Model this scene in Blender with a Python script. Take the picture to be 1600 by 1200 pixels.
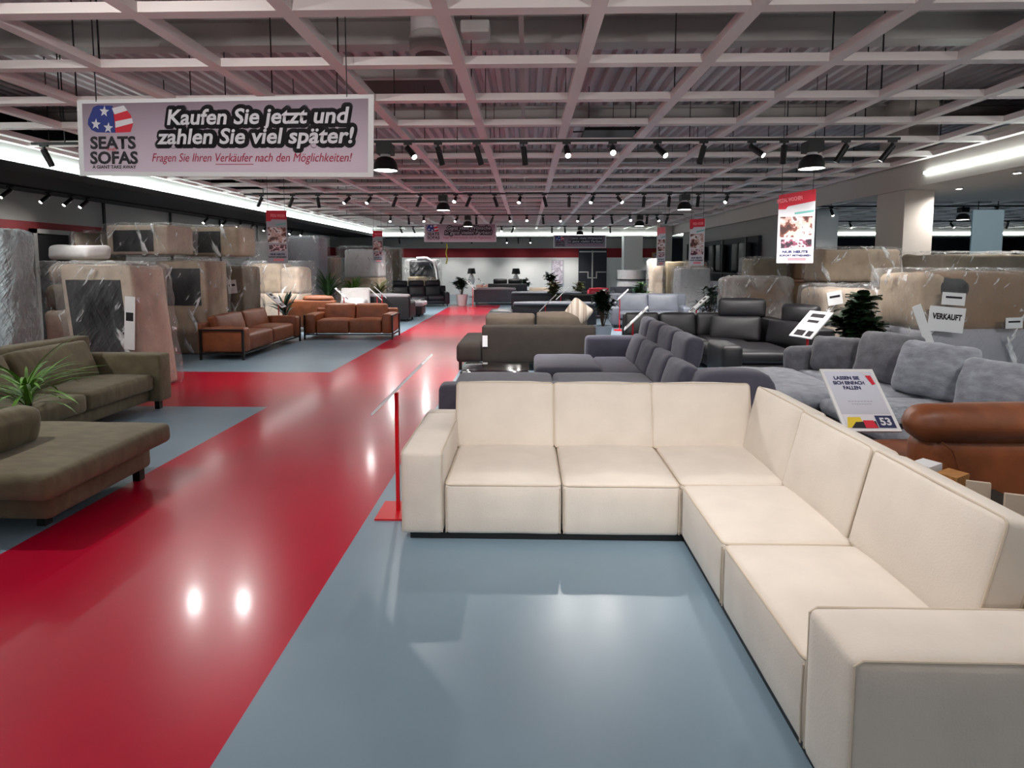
import bpy, math, random
from mathutils import Vector, Matrix, noise
random.seed(7)
S = bpy.context.scene
for o in list(bpy.data.objects):
    bpy.data.objects.remove(o)
COL = S.collection
R = math.radians
PI = math.pi

# ------------------------------------------------------------------ camera
cd = bpy.data.cameras.new('camera')
cam = bpy.data.objects.new('camera', cd)
COL.objects.link(cam)
cam.location = (0, 0, 1.8)
cam.rotation_euler = (R(90 - 4.4), 0, R(1.45))
cd.sensor_width = 36
cd.lens = 870 / 1600 * 36
cd.shift_y = -120 / 1600
cd.clip_start = 0.05
cd.clip_end = 200
S.camera = cam

# ------------------------------------------------------------------ world and exposure
w = bpy.data.worlds.new('world')
S.world = w
w.use_nodes = True
w.node_tree.nodes['Background'].inputs[0].default_value = (0.8, 0.85, 0.9, 1)
w.node_tree.nodes['Background'].inputs[1].default_value = 0.02
S.view_settings.view_transform = 'Standard'
S.view_settings.look = 'None'
S.view_settings.gamma = 1
S.view_settings.use_curve_mapping = False
S.view_settings.exposure = 0.0
S.cycles.use_denoising = True
S.cycles.max_bounces = 8
S.cycles.diffuse_bounces = 4
S.cycles.glossy_bounces = 3
S.cycles.transparent_max_bounces = 12
S.cycles.sample_clamp_indirect = 6
S.cycles.caustics_reflective = False
S.cycles.caustics_refractive = False

# unseen lamps out of view, an inferred near track plus added fill: (x, y, z, aim x, aim y, aim z, watts)
NEAR_LAMPS = [
    (-3.0, 1.9, 3.5, -3.1, 5.6, 2.9, 130, 80), (-4.9, 3.7, 3.5, -3.3, 4.0, 0.2, 190, 80), (-0.9, -0.2, 3.5, -0.15, 4.3, 0.6, 230, 46),
    (0.4, -0.2, 3.5, 0.8, 4.3, 0.6, 230, 44), (1.2, 1.45, 3.5, 1.5, 3.6, 0.5, 88, 70), (-0.4, 2.7, 3.5, 1.75, 2.9, 0.65, 120, 60), (2.2, 1.5, 3.5, 1.4, 2.4, 0.4, 45, 80),
    (-0.4, 2.0, 3.5, -0.4, 2.2, 0, 140, 105), (-7.0, 3.4, 3.5, -6.2, 8.0, 1.2, 290, 70), (3.2, 1.9, 3.5, 3.8, 5.6, 0.4, 220, 70), (12.0, 11.2, 3.2, 12.05, 15, 2.6, 160, 70), (5.8, 1.9, 3.5, 5.6, 6.8, 0.8, 260, 70),  # includes fill added for the floor, the wrapped stacks and the blue sign
    (-4.4, -4.5, 3.5, -4.0, -1, 0, 70, 90), (-1.4, -4.5, 3.5, -1.0, -1, 0, 40, 90), (1.6, -4.5, 3.5, 1.6, 1.0, 0.3, 190, 60),  # last one raised as fill for the near sofa arm
    # unseen floodlights, added to brighten the ceiling lattice
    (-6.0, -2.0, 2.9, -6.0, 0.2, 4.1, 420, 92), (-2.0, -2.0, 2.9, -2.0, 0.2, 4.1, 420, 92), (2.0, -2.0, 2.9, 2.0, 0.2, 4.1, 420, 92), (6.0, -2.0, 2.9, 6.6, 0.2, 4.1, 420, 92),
]


def spot_data(name, watts, angle=100, blend=0.9, size=0.04, col=(1.0, 0.96, 0.92)):
    d = bpy.data.lights.new(name, 'SPOT')
    d.energy = watts
    d.spot_size = R(angle)
    d.spot_blend = blend
    d.shadow_soft_size = size
    d.color = col
    return d


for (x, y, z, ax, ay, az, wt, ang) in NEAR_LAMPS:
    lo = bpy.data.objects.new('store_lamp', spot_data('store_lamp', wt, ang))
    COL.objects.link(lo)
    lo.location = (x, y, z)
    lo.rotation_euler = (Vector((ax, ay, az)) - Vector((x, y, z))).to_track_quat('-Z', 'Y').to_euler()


# ------------------------------------------------------------------ materials
def lin(c):
    c = c / 255.0
    return c / 12.92 if c <= 0.04045 else ((c + 0.055) / 1.055) ** 2.4


def rgb(r, g, b):
    return (lin(r), lin(g), lin(b), 1)


def mat(name, col, rough=0.6, metal=0.0, spec=0.5, var=0.0, vscale=4.0, bump=0.0, bscale=60.0, sheen=0.0, col2=None, stretch=None, detail=4.0, coat=0.0):
    m = bpy.data.materials.new(name)
    m.use_nodes = True
    nt = m.node_tree
    b = nt.nodes['Principled BSDF']
    b.inputs['Base Color'].default_value = col
    b.inputs['Roughness'].default_value = rough
    b.inputs['Metallic'].default_value = metal
    b.inputs['Specular IOR Level'].default_value = spec
    b.inputs['Sheen Weight'].default_value = sheen
    b.inputs['Coat Weight'].default_value = coat
    tc = nt.nodes.new('ShaderNodeTexCoord')
    src = tc.outputs['Object']
    if stretch:
        mp = nt.nodes.new('ShaderNodeMapping')
        mp.inputs['Scale'].default_value = stretch
        nt.links.new(src, mp.inputs['Vector'])
        src = mp.outputs['Vector']
    if var > 0 or col2:
        n = nt.nodes.new('ShaderNodeTexNoise')
        n.inputs['Scale'].default_value = vscale
        n.inputs['Detail'].default_value = detail
        nt.links.new(src, n.inputs['Vector'])
        cr = nt.nodes.new('ShaderNodeValToRGB')
        c2 = col2 or tuple(min(1, c * (1 + var)) for c in col[:3]) + (1,)
        c1 = col if col2 else tuple(c * (1 - var) for c in col[:3]) + (1,)
        cr.color_ramp.elements[0].position = 0.35
        cr.color_ramp.elements[1].position = 0.65
        cr.color_ramp.elements[0].color = c1
        cr.color_ramp.elements[1].color = c2
        nt.links.new(n.outputs['Fac'], cr.inputs['Fac'])
        nt.links.new(cr.outputs['Color'], b.inputs['Base Color'])
    if bump > 0:
        n2 = nt.nodes.new('ShaderNodeTexNoise')
        n2.inputs['Scale'].default_value = bscale
        n2.inputs['Detail'].default_value = 3
        nt.links.new(src, n2.inputs['Vector'])
        bp = nt.nodes.new('ShaderNodeBump')
        bp.inputs['Strength'].default_value = bump
        bp.inputs['Distance'].default_value = 0.01
        nt.links.new(n2.outputs['Fac'], bp.inputs['Height'])
        nt.links.new(bp.outputs['Normal'], b.inputs['Normal'])
    return m


def emit(name, col, strength):
    m = bpy.data.materials.new(name)
    m.use_nodes = True
    b = m.node_tree.nodes['Principled BSDF']
    b.inputs['Base Color'].default_value = (0.8, 0.8, 0.8, 1)
    b.inputs['Emission Color'].default_value = col
    b.inputs['Emission Strength'].default_value = strength
    return m


def film(name, tint=(0.93, 0.94, 0.96, 1), milk=0.05, streak=0.7, scale=3.0, stretch=(4.0, 4.0, 0.5), veil_=0.1):
    """Crumpled clear plastic film: see-through, glossy, with crease glints painted as pale streaks."""
    m = bpy.data.materials.new(name)
    m.use_nodes = True
    nt = m.node_tree
    nt.nodes.remove(nt.nodes['Principled BSDF'])
    out = nt.nodes['Material Output']
    tr = nt.nodes.new('ShaderNodeBsdfTransparent')
    tr.inputs[0].default_value = (0.97, 0.97, 0.97, 1)
    p = nt.nodes.new('ShaderNodeBsdfPrincipled')
    p.inputs['Base Color'].default_value = tint
    p.inputs['Roughness'].default_value = 0.14
    p.inputs['Specular IOR Level'].default_value = 1.0
    tc = nt.nodes.new('ShaderNodeTexCoord')
    def mapped(rot, st):
        mp = nt.nodes.new('ShaderNodeMapping')
        mp.inputs['Rotation'].default_value = rot
        nt.links.new(tc.outputs['Object'], mp.inputs['Vector'])
        m2 = nt.nodes.new('ShaderNodeMapping')
        m2.inputs['Scale'].default_value = st
        nt.links.new(mp.outputs['Vector'], m2.inputs['Vector'])
        mp = m2
        wn = nt.nodes.new('ShaderNodeTexNoise')
        wn.inputs['Scale'].default_value = 2.5
        nt.links.new(mp.outputs['Vector'], wn.inputs['Vector'])
        va = nt.nodes.new('ShaderNodeVectorMath')
        va.operation = 'MULTIPLY_ADD'
        va.inputs[1].default_value = (0.35, 0.35, 0.35)
        nt.links.new(wn.outputs['Color'], va.inputs[0])
        nt.links.new(mp.outputs['Vector'], va.inputs[2])
        return va.outputs[0]

    def math_node(op, a, b=None):
        n = nt.nodes.new('ShaderNodeMath')
        n.operation = op
        for i, v in enumerate((a, b)):
            if v is None:
                continue
            if isinstance(v, (int, float)):
                n.inputs[i].default_value = v
            else:
                nt.links.new(v, n.inputs[i])
        return n.outputs[0]

    lines = None
    height = None
    for (sc, rot, st, a_, b_) in ((scale, (0.0, 0.45, 0.0), stretch, 0.6, 0.72), (scale * 1.5, (0.2, -0.6, 0.0), stretch, 0.62, 0.72)):
        vec = mapped(rot, st)
        vn = nt.nodes.new('ShaderNodeTexNoise')
        vn.inputs['Scale'].default_value = sc
        vn.inputs['Detail'].default_value = 3
        vn.inputs['Roughness'].default_value = 0.6
        nt.links.new(vec, vn.inputs['Vector'])
        mr = nt.nodes.new('ShaderNodeMapRange')
        mr.interpolation_type = 'SMOOTHSTEP'
        mr.inputs['From Min'].default_value = a_
        mr.inputs['From Max'].default_value = b_
        nt.links.new(vn.outputs['Fac'], mr.inputs['Value'])
        lines = mr.outputs['Result'] if lines is None else math_node('MAXIMUM', lines, mr.outputs['Result'])
        hgt = math_node('MULTIPLY', vn.outputs['Fac'], 1.2)
        height = hgt if height is None else math_node('ADD', height, hgt)
    vf = nt.nodes.new('ShaderNodeTexVoronoi')
    vf.feature = 'F1'
    vf.inputs['Scale'].default_value = scale * 2.0
    nt.links.new(mapped((0.4, 0.3, 0.7), (1, 1, 0.6)), vf.inputs['Vector'])
    height = math_node('ADD', height, math_node('MULTIPLY', vf.outputs['Distance'], 0.8))
    pn = nt.nodes.new('ShaderNodeTexNoise')
    pn.inputs['Scale'].default_value = 1.3
    pn.inputs['Detail'].default_value = 2
    nt.links.new(tc.outputs['Object'], pn.inputs['Vector'])
    pm = nt.nodes.new('ShaderNodeMapRange')
    pm.inputs['From Min'].default_value = 0.38
    pm.inputs['From Max'].default_value = 0.6
    nt.links.new(pn.outputs['Fac'], pm.inputs['Value'])
    veil = math_node('MULTIPLY', pm.outputs['Result'], veil_)
    fac0 = math_node('ADD', math_node('MULTIPLY', lines, streak), math_node('ADD', veil, milk))  # streak mask paints pale glints into the film mix
    lw = nt.nodes.new('ShaderNodeLayerWeight')
    lw.inputs['Blend'].default_value = 0.25
    ad = nt.nodes.new('ShaderNodeMath')
    ad.operation = 'MULTIPLY_ADD'
    ad.use_clamp = True
    ad.inputs[1].default_value = 0.16
    nt.links.new(lw.outputs['Facing'], ad.inputs[0])
    nt.links.new(fac0, ad.inputs[2])
    bp = nt.nodes.new('ShaderNodeBump')
    bp.inputs['Strength'].default_value = 1.0
    bp.inputs['Distance'].default_value = 0.08
    nt.links.new(height, bp.inputs['Height'])
    nt.links.new(bp.outputs['Normal'], p.inputs['Normal'])
    nt.links.new(bp.outputs['Normal'], lw.inputs['Normal'])
    mx = nt.nodes.new('ShaderNodeMixShader')
    nt.links.new(ad.outputs[0], mx.inputs['Fac'])
    nt.links.new(tr.outputs[0], mx.inputs[1])
    nt.links.new(p.outputs[0], mx.inputs[2])
    nt.links.new(mx.outputs[0], out.inputs['Surface'])
    return m


def picture(name, cols, scale):
    """A printed photograph seen from far: patches of colour."""
    m = bpy.data.materials.new(name)
    m.use_nodes = True
    nt = m.node_tree
    b = nt.nodes['Principled BSDF']
    b.inputs['Roughness'].default_value = 0.45
    tc = nt.nodes.new('ShaderNodeTexCoord')
    n = nt.nodes.new('ShaderNodeTexNoise')
    n.inputs['Scale'].default_value = scale
    n.inputs['Detail'].default_value = 5
    nt.links.new(tc.outputs['Object'], n.inputs['Vector'])
    cr = nt.nodes.new('ShaderNodeValToRGB')
    cr.color_ramp.interpolation = 'CONSTANT'
    k = len(cols)
    cr.color_ramp.elements[0].color = cols[0]
    cr.color_ramp.elements[1].position = 0.36 + 0.3 / k
    cr.color_ramp.elements[1].color = cols[1]
    for i in range(2, k):
        e = cr.color_ramp.elements.new(0.36 + 0.3 * i / k)
        e.color = cols[i]
    nt.links.new(n.outputs['Fac'], cr.inputs['Fac'])
    nt.links.new(cr.outputs['Color'], b.inputs['Base Color'])
    return m


M = {}
M['floor_grey'] = mat('grey_blue_floor_paint', rgb(124, 146, 161), 0.34, spec=0.45, var=0.05, vscale=1.2)
M['floor_red'] = mat('red_floor_paint', rgb(182, 3, 46), 0.28, spec=0.36, var=0.06, vscale=1.5)
for k_, w_, r_ in (('floor_red', 0.26, 0.12), ('floor_grey', 0.12, 0.2)):
    b_ = M[k_].node_tree.nodes['Principled BSDF']
    b_.inputs['Coat Weight'].default_value = w_
    b_.inputs['Coat Roughness'].default_value = r_
M['lattice'] = mat('white_lattice_paint', rgb(238, 228, 226), 0.55)
M['deck'] = mat('grey_steel_deck', rgb(206, 198, 200), 0.5, var=0.06, vscale=0.7)
M['steel'] = mat('grey_steel_beam', rgb(176, 172, 170), 0.5)
M['wall_grey'] = mat('grey_wall_paint', rgb(150, 148, 145), 0.8, var=0.03, vscale=0.6)
M['wall_white'] = mat('white_wall_paint', rgb(222, 222, 220), 0.75, var=0.03, vscale=0.6)
M['wall_red'] = mat('red_wall_band', rgb(128, 4, 22), 0.7)
M['wall_dark'] = mat('dark_navy_wall', rgb(30, 32, 42), 0.7)
M['black_matt'] = mat('matt_black_paint', rgb(7, 7, 8), 0.8)
M['soffit'] = mat('beige_soffit_paint', rgb(190, 182, 176), 0.75)
M['column'] = mat('pale_column_plaster', rgb(206, 198, 190), 0.75, var=0.03, vscale=1)
M['cove'] = mat('white_cove_paint', rgb(236, 240, 238), 0.6)
M['led'] = emit('cool_white_led', (0.88, 1.0, 0.96, 1), 16.0)
M['lamp_on'] = emit('lit_spot_lens', (1.0, 0.96, 0.9, 1), 60.0)
M['lamp_pend'] = emit('lit_pendant_glass', (1.0, 0.97, 0.92, 1), 12.0)
M['black'] = mat('black_metal', rgb(17, 17, 19), 0.45)
M['black_plastic'] = mat('black_plastic_feet', rgb(12, 12, 13), 0.5)
M['cream'] = mat('cream_velour', rgb(222, 212, 201), 0.85, spec=0.25, var=0.035, vscale=5, bump=0.12, bscale=120, sheen=0.25)
M['cream_pipe'] = mat('cream_piping', rgb(206, 192, 175), 0.85, spec=0.2)  # darker than the velour, shade along the seams put into the piping colour
M['olive'] = mat('olive_grey_suede', rgb(112, 104, 82), 0.8, spec=0.25, var=0.14, vscale=7, bump=0.15, bscale=50, sheen=0.15, stretch=(1, 2.5, 1))
M['brown'] = mat('cognac_leather', rgb(132, 74, 44), 0.48, var=0.16, vscale=5, bump=0.1, bscale=30)
M['brown_dark'] = mat('dark_cognac_leather', rgb(126, 68, 36), 0.45, var=0.3, vscale=3.5, bump=0.1, bscale=30)
M['slate'] = mat('slate_grey_fabric', rgb(76, 75, 90), 0.8, spec=0.3, var=0.09, vscale=9, bump=0.2, bscale=120, sheen=0.2)
M['taupe'] = mat('taupe_brown_fabric', rgb(56, 50, 46), 0.85, spec=0.25, var=0.08, vscale=6, bump=0.2, bscale=120)
M['taupe_light'] = mat('taupe_pale_cushion', rgb(96, 86, 77), 0.85, spec=0.25, var=0.08, vscale=6)
M['charcoal'] = mat('charcoal_leather', rgb(26, 25, 29), 0.5, var=0.1, vscale=6, bump=0.08, bscale=40)
M['ink'] = mat('black_blue_leather', rgb(26, 27, 36), 0.42, var=0.1, vscale=5)
M['ash'] = mat('ash_grey_chenille', rgb(146, 150, 160), 0.85, spec=0.25, var=0.22, vscale=8, bump=0.3, bscale=45, sheen=0.3, stretch=(1, 1, 2))
M['ash_dark'] = mat('dark_ash_chenille', rgb(108, 108, 114), 0.85, spec=0.25, var=0.2, vscale=8, bump=0.3, bscale=45, sheen=0.3)
M['steelgrey'] = mat('steel_grey_leather', rgb(96, 100, 110), 0.5, var=0.08, vscale=5)
M['pale_leather'] = mat('pale_grey_leather', rgb(198, 198, 202), 0.5)
M['white_cloth'] = mat('white_cloth', rgb(214, 212, 212), 0.8, var=0.05, vscale=8)
M['card'] = mat('brown_cardboard', rgb(146, 116, 90), 0.8, var=0.06, vscale=3)
M['beige_cloth'] = mat('beige_wrapped_upholstery', rgb(178, 158, 136), 0.85, var=0.12, vscale=4, bump=0.2, bscale=12)
M['sand_cloth'] = mat('sand_wrapped_upholstery', rgb(196, 178, 160), 0.85, var=0.12, vscale=4, bump=0.2, bscale=12)
M['khaki_cloth'] = mat('khaki_wrapped_upholstery', rgb(116, 104, 84), 0.85, var=0.15, vscale=4, bump=0.2, bscale=12)
M['dust_black'] = mat('black_dust_cover', rgb(8, 9, 16), 0.5, spec=0.25, bump=0.35, bscale=5, stretch=(1, 1, 0.5))
M['film'] = film('clear_film', milk=0.02, streak=0.5, scale=1.6)
M['film_milky'] = film('milky_film', milk=0.03, streak=0.85, scale=1.3, veil_=0.05)
M['film_silver'] = film('silver_film', milk=0.08, streak=1.0, scale=1.6, veil_=0.4, stretch=(3.5, 3.5, 0.7))
M['film_blue'] = film('bluish_milky_film', tint=(0.72, 0.84, 0.88, 1), milk=0.5, streak=0.45, scale=2.0, stretch=(4, 4, 0.4), veil_=0.25)
M['paper'] = mat('white_paper', rgb(236, 236, 238), 0.6)
M['paper_pink'] = mat('pale_pink_print', rgb(232, 204, 216), 0.55)
M['print_grey'] = mat('grey_print', rgb(168, 168, 178), 0.55)
M['print_black'] = mat('black_print', rgb(22, 14, 24), 0.6)
M['print_navy'] = mat('navy_print', rgb(28, 34, 84), 0.6)
M['print_blue'] = mat('blue_print', rgb(34, 50, 128), 0.6)
M['print_red'] = mat('red_print', rgb(206, 26, 52), 0.6)
M['print_crimson'] = mat('crimson_print', rgb(170, 16, 62), 0.6)
M['print_yellow'] = mat('yellow_print', rgb(226, 196, 50), 0.6)
M['print_pink'] = mat('pink_print', rgb(240, 130, 140), 0.6)
M['print_white'] = mat('white_print', rgb(216, 214, 220), 0.6)
M['print_teal'] = mat('teal_print', rgb(110, 176, 172), 0.6)
M['pole_red'] = mat('red_powder_coat', rgb(206, 8, 24), 0.4)
M['board_white'] = mat('white_frame', rgb(228, 228, 230), 0.4)
M['leaf'] = mat('green_leaf', rgb(52, 84, 36), 0.45, var=0.35, vscale=9)
M['leaf_bright'] = mat('bright_green_leaf', rgb(92, 140, 44), 0.45, var=0.3, vscale=9)
M['leaf_dark'] = mat('dark_green_leaf', rgb(26, 46, 26), 0.35, var=0.35, vscale=9)
M['leaf_olive'] = mat('olive_green_leaf', rgb(92, 92, 58), 0.5, var=0.35, vscale=9)
M['stem'] = mat('brown_stem', rgb(70, 54, 38), 0.8)
M['soil'] = mat('dark_soil', rgb(30, 24, 20), 0.95)
M['pot_blue'] = mat('pale_blue_ceramic', rgb(176, 190, 206), 0.35)
M['pot_white'] = mat('white_ceramic', rgb(222, 222, 224), 0.35)
M['pot_dark'] = mat('dark_ceramic', rgb(44, 42, 42), 0.4)
M['wood'] = mat('oak_wood', rgb(178, 124, 70), 0.5, var=0.2, vscale=10, stretch=(1, 8, 1))
M['glass_black'] = mat('black_glass', rgb(10, 11, 14), 0.08, spec=0.7)
M['chrome'] = mat('chrome', rgb(190, 190, 195), 0.2, metal=1)
M['panel_blue'] = mat('pale_blue_panel', rgb(176, 206, 220), 0.6)
M['pink_shade'] = mat('blush_fabric', rgb(196, 150, 136), 0.8)
M['fur'] = mat('grey_fur_throw', rgb(140, 146, 156), 0.9, var=0.3, vscale=30, bump=0.8, bscale=60)
M['stripe'] = mat('striped_pillow_fabric', rgb(196, 186, 174), 0.85, col2=rgb(150, 134, 120), vscale=6, stretch=(7, 0.2, 0.2), detail=0)


# ------------------------------------------------------------------ mesh building
class MB:
    def __init__(s):
        s.v = []
        s.f = []
        s.m = []
        s.mi = 0

    def add(s, vs, fs, rot=None, c=None):
        b = len(s.v)
        for p in vs:
            p = Vector(p)
            if rot is not None:
                p = rot @ p
            if c is not None:
                p = p + Vector(c)
            s.v.append(p)
        for f in fs:
            s.f.append([b + i for i in f])
            s.m.append(s.mi)
        return s

    def box(s, c, d, rot=None):
        x, y, z = d[0] / 2, d[1] / 2, d[2] / 2
        vs = [(-x, -y, -z), (x, -y, -z), (x, y, -z), (-x, y, -z), (-x, -y, z), (x, -y, z), (x, y, z), (-x, y, z)]
        return s.add(vs, [(0, 3, 2, 1), (4, 5, 6, 7), (0, 1, 5, 4), (1, 2, 6, 5), (2, 3, 7, 6), (3, 0, 4, 7)], rot, c)

    def bb(s, x0, x1, y0, y1, z0, z1):
        return s.box(((x0 + x1) / 2, (y0 + y1) / 2, (z0 + z1) / 2), (x1 - x0, y1 - y0, z1 - z0))

    def rbox(s, c, d, r=0.03, rot=None, n=(4, 4, 4), crown=0.0, bulge=(0, 0, 0), wr=0.0, ws=6.0, seed=0.0, taper=0.0, pinch=0.0, ridge=False):
        h = [d[0] / 2, d[1] / 2, d[2] / 2]
        r = min(r, 0.49 * min(d))
        axes = []
        for a in range(3):
            L = [-h[a], -h[a] + 0.4 * r, -h[a] + r]
            k = n[a]
            L += [-h[a] + r + (2 * h[a] - 2 * r) * i / k for i in range(1, k)]
            L += [h[a] - r, h[a] - 0.4 * r, h[a]]
            axes.append(L)
        idx = {}
        vs = []
        fs = []

        def vert(i, j, k):
            key = (i, j, k)
            if key in idx:
                return idx[key]
            p = Vector((axes[0][i], axes[1][j], axes[2][k]))
            q = Vector([max(-(h[a] - r), min(h[a] - r, p[a])) for a in range(3)])
            dd = p - q
            dn = dd.normalized() if dd.length > 1e-9 else Vector((0, 0, 1))
            p2 = q + dn * r
            t = [p[a] / h[a] for a in range(3)]
            e = [1 - x * x for x in t]
            p2.x += bulge[0] * t[0] * e[1] * e[2]
            p2.y += bulge[1] * t[1] * e[0] * e[2]
            p2.z += bulge[2] * t[2] * e[0] * e[1]
            if crown and t[2] > 0:
                p2.z += crown * t[2] * math.sqrt(max(0, e[0])) ** 1.2 * math.sqrt(max(0, e[1])) ** 1.2
            if pinch:
                g = 1 - pinch * (t[0] ** 2) * (t[2] ** 2)
                p2.y *= max(0.1, g)
            if taper:
                g = 1 - taper * (t[2] * 0.5 + 0.5)
                p2.x *= g
                p2.y *= g
            if wr:
                pp = p2 * ws + Vector((seed, seed * 1.7, -seed))
                nv = noise.noise(pp) + 0.5 * noise.noise(pp * 2.1)
                if ridge:
                    pp = Vector((pp.x, pp.y, pp.z * 0.5 + pp.x * 0.35))
                    nv = (0.5 - abs(noise.noise(pp))) * 1.6 + 0.5 * (0.4 - abs(noise.noise(pp * 2.3)))
                p2 = p2 + dn * (nv * wr)
            idx[key] = len(vs)
            vs.append(p2)
            return idx[key]

        N = [len(a) - 1 for a in axes]
        for i in range(N[0]):
            for j in range(N[1]):
                fs.append([vert(i, j, 0), vert(i, j + 1, 0), vert(i + 1, j + 1, 0), vert(i + 1, j, 0)])
                fs.append([vert(i, j, N[2]), vert(i + 1, j, N[2]), vert(i + 1, j + 1, N[2]), vert(i, j + 1, N[2])])
        for i in range(N[0]):
            for k in range(N[2]):
                fs.append([vert(i, 0, k), vert(i + 1, 0, k), vert(i + 1, 0, k + 1), vert(i, 0, k + 1)])
                fs.append([vert(i, N[1], k), vert(i, N[1], k + 1), vert(i + 1, N[1], k + 1), vert(i + 1, N[1], k)])
        for j in range(N[1]):
            for k in range(N[2]):
                fs.append([vert(0, j, k), vert(0, j, k + 1), vert(0, j + 1, k + 1), vert(0, j + 1, k)])
                fs.append([vert(N[0], j, k), vert(N[0], j + 1, k), vert(N[0], j + 1, k + 1), vert(N[0], j, k + 1)])
        return s.add(vs, fs, rot, c)

    def rb(s, x0, x1, y0, y1, z0, z1, **k):
        return s.rbox(((x0 + x1) / 2, (y0 + y1) / 2, (z0 + z1) / 2), (x1 - x0, y1 - y0, z1 - z0), **k)

    def tube(s, pts, r, n=8, closed=False, rot=None, c=None):
        pts = [Vector(p) for p in pts]
        k = len(pts)
        vs = []
        fs = []
        up = Vector((0, 0, 1))
        last = None
        for i, p in enumerate(pts):
            if closed:
                t = pts[(i + 1) % k] - pts[i - 1]
            else:
                t = pts[min(i + 1, k - 1)] - pts[max(i - 1, 0)]
            t.normalize()
            if last is None:
                a = t.cross(up)
                if a.length < 1e-3:
                    a = t.cross(Vector((1, 0, 0)))
            else:
                a = last - t * last.dot(t)
            a.normalize()
            last = a
            b = t.cross(a)
            rr = r[i] if isinstance(r, (list, tuple)) else r
            for j in range(n):
                an = 2 * PI * j / n
                vs.append(p + a * (rr * math.cos(an)) + b * (rr * math.sin(an)))
        seg = k if closed else k - 1
        for i in range(seg):
            for j in range(n):
                i2 = (i + 1) % k
                fs.append([i * n + j, i * n + (j + 1) % n, i2 * n + (j + 1) % n, i2 * n + j])
        if not closed:
            fs.append(list(range(n - 1, -1, -1)))
            fs.append([(k - 1) * n + j for j in range(n)])
        return s.add(vs, fs, rot, c)

    def lathe(s, prof, c=(0, 0, 0), n=20, rot=None, cap=True):
        vs = []
        fs = []
        k = len(prof)
        for (r, z) in prof:
            for j in range(n):
                an = 2 * PI * j / n
                vs.append((r * math.cos(an), r * math.sin(an), z))
        for i in range(k - 1):
            for j in range(n):
                fs.append([i * n + j, i * n + (j + 1) % n, (i + 1) * n + (j + 1) % n, (i + 1) * n + j])
        if cap:
            fs.append(list(range(n - 1, -1, -1)))
            fs.append([(k - 1) * n + j for j in range(n)])
        return s.add(vs, fs, rot, c)

    def cyl(s, p, q, r, n=12):
        return s.tube([p, q], r, n)

    def poly(s, pts, Mx, th=0.0):
        """flat polygon (2D points) placed by the matrix Mx"""
        k = len(pts)
        vs = [Mx @ Vector((x, y, 0)) for x, y in pts]
        return s.add(vs, [list(range(k))])

    def prism(s, pts, Mx, th):
        k = len(pts)
        vs = [Mx @ Vector((x, y, 0)) for x, y in pts] + [Mx @ Vector((x, y, -th)) for x, y in pts]
        fs = [list(range(k)), [k + i for i in range(k - 1, -1, -1)]]
        for i in range(k):
            j = (i + 1) % k
            fs.append([i, k + i, k + j, j])
        return s.add(vs, fs)

    def build(s, name, mats, parent=None, off=None, smooth=True, angle=40):
        me = bpy.data.meshes.new(name)
        o3 = Vector(off) if off is not None else Vector((0, 0, 0))
        me.from_pydata([v - o3 for v in s.v], [], s.f)
        if not isinstance(mats, (list, tuple)):
            mats = [mats]
        for m in mats:
            me.materials.append(m)
        if len(mats) > 1:
            me.polygons.foreach_set('material_index', s.m)
        if smooth:
            me.polygons.foreach_set('use_smooth', [True] * len(me.polygons))
            me.set_sharp_from_angle(angle=R(angle))
        me.update()
        o = bpy.data.objects.new(name, me)
        COL.objects.link(o)
        if parent is not None:
            o.parent = parent
        return o


def tag(o, label=None, cat=None, group=None, kind=None):
    if label:
        o['label'] = label
    if cat:
        o['category'] = cat
    if group:
        o['group'] = group
    if kind:
        o['kind'] = kind
    return o


def struct(name, b, m, label=None, **k):
    o = b.build(name, m, **k)
    tag(o, label, None, None, 'structure')
    return o


class Thing:
    """An Empty at the base of a thing; its parts are meshes given in world coordinates (or local when rz is used)."""
    def __init__(s, name, label, cat, loc=(0, 0, 0), rz=0.0, group=None, local=False):
        s.o = bpy.data.objects.new(name, None)
        s.o.empty_display_size = 0.2
        COL.objects.link(s.o)
        s.o.location = loc
        s.o.rotation_euler = (0, 0, rz)
        tag(s.o, label, cat, group)
        s.off = None if (local or rz) else Vector(loc)

    def part(s, name, b, m, label=None, **k):
        o = b.build(name, m, s.o, s.off, **k)
        if label:
            o['label'] = label
        return o

    def sub(s, name, b, m, parent, label=None, **k):
        o = b.build(name, m, parent, s.off, **k)
        if label:
            o['label'] = label
        return o


def one(name, b, m, label, cat, loc, group=None, **k):
    o = b.build(name, m, None, loc, **k)
    o.location = loc
    return tag(o, label, cat, group)


def dup(root, loc=None, rz=None, label=None, group=None):
    r = root.copy()
    COL.objects.link(r)
    if loc is not None:
        r.location = loc
    if rz is not None:
        r.rotation_euler = (0, 0, rz)
    if label:
        r['label'] = label
    if group:
        r['group'] = group
    for ch in list(root.children):
        c = ch.copy()
        COL.objects.link(c)
        c.parent = r
        for g in ch.children:
            d = g.copy()
            COL.objects.link(d)
            d.parent = c
    return r


def frame_mx(o, right, up):
    right = Vector(right).normalized()
    up = Vector(up).normalized()
    nrm = right.cross(up)
    m = Matrix((right, up, nrm)).transposed().to_4x4()
    m.translation = Vector(o)
    return m


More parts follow.
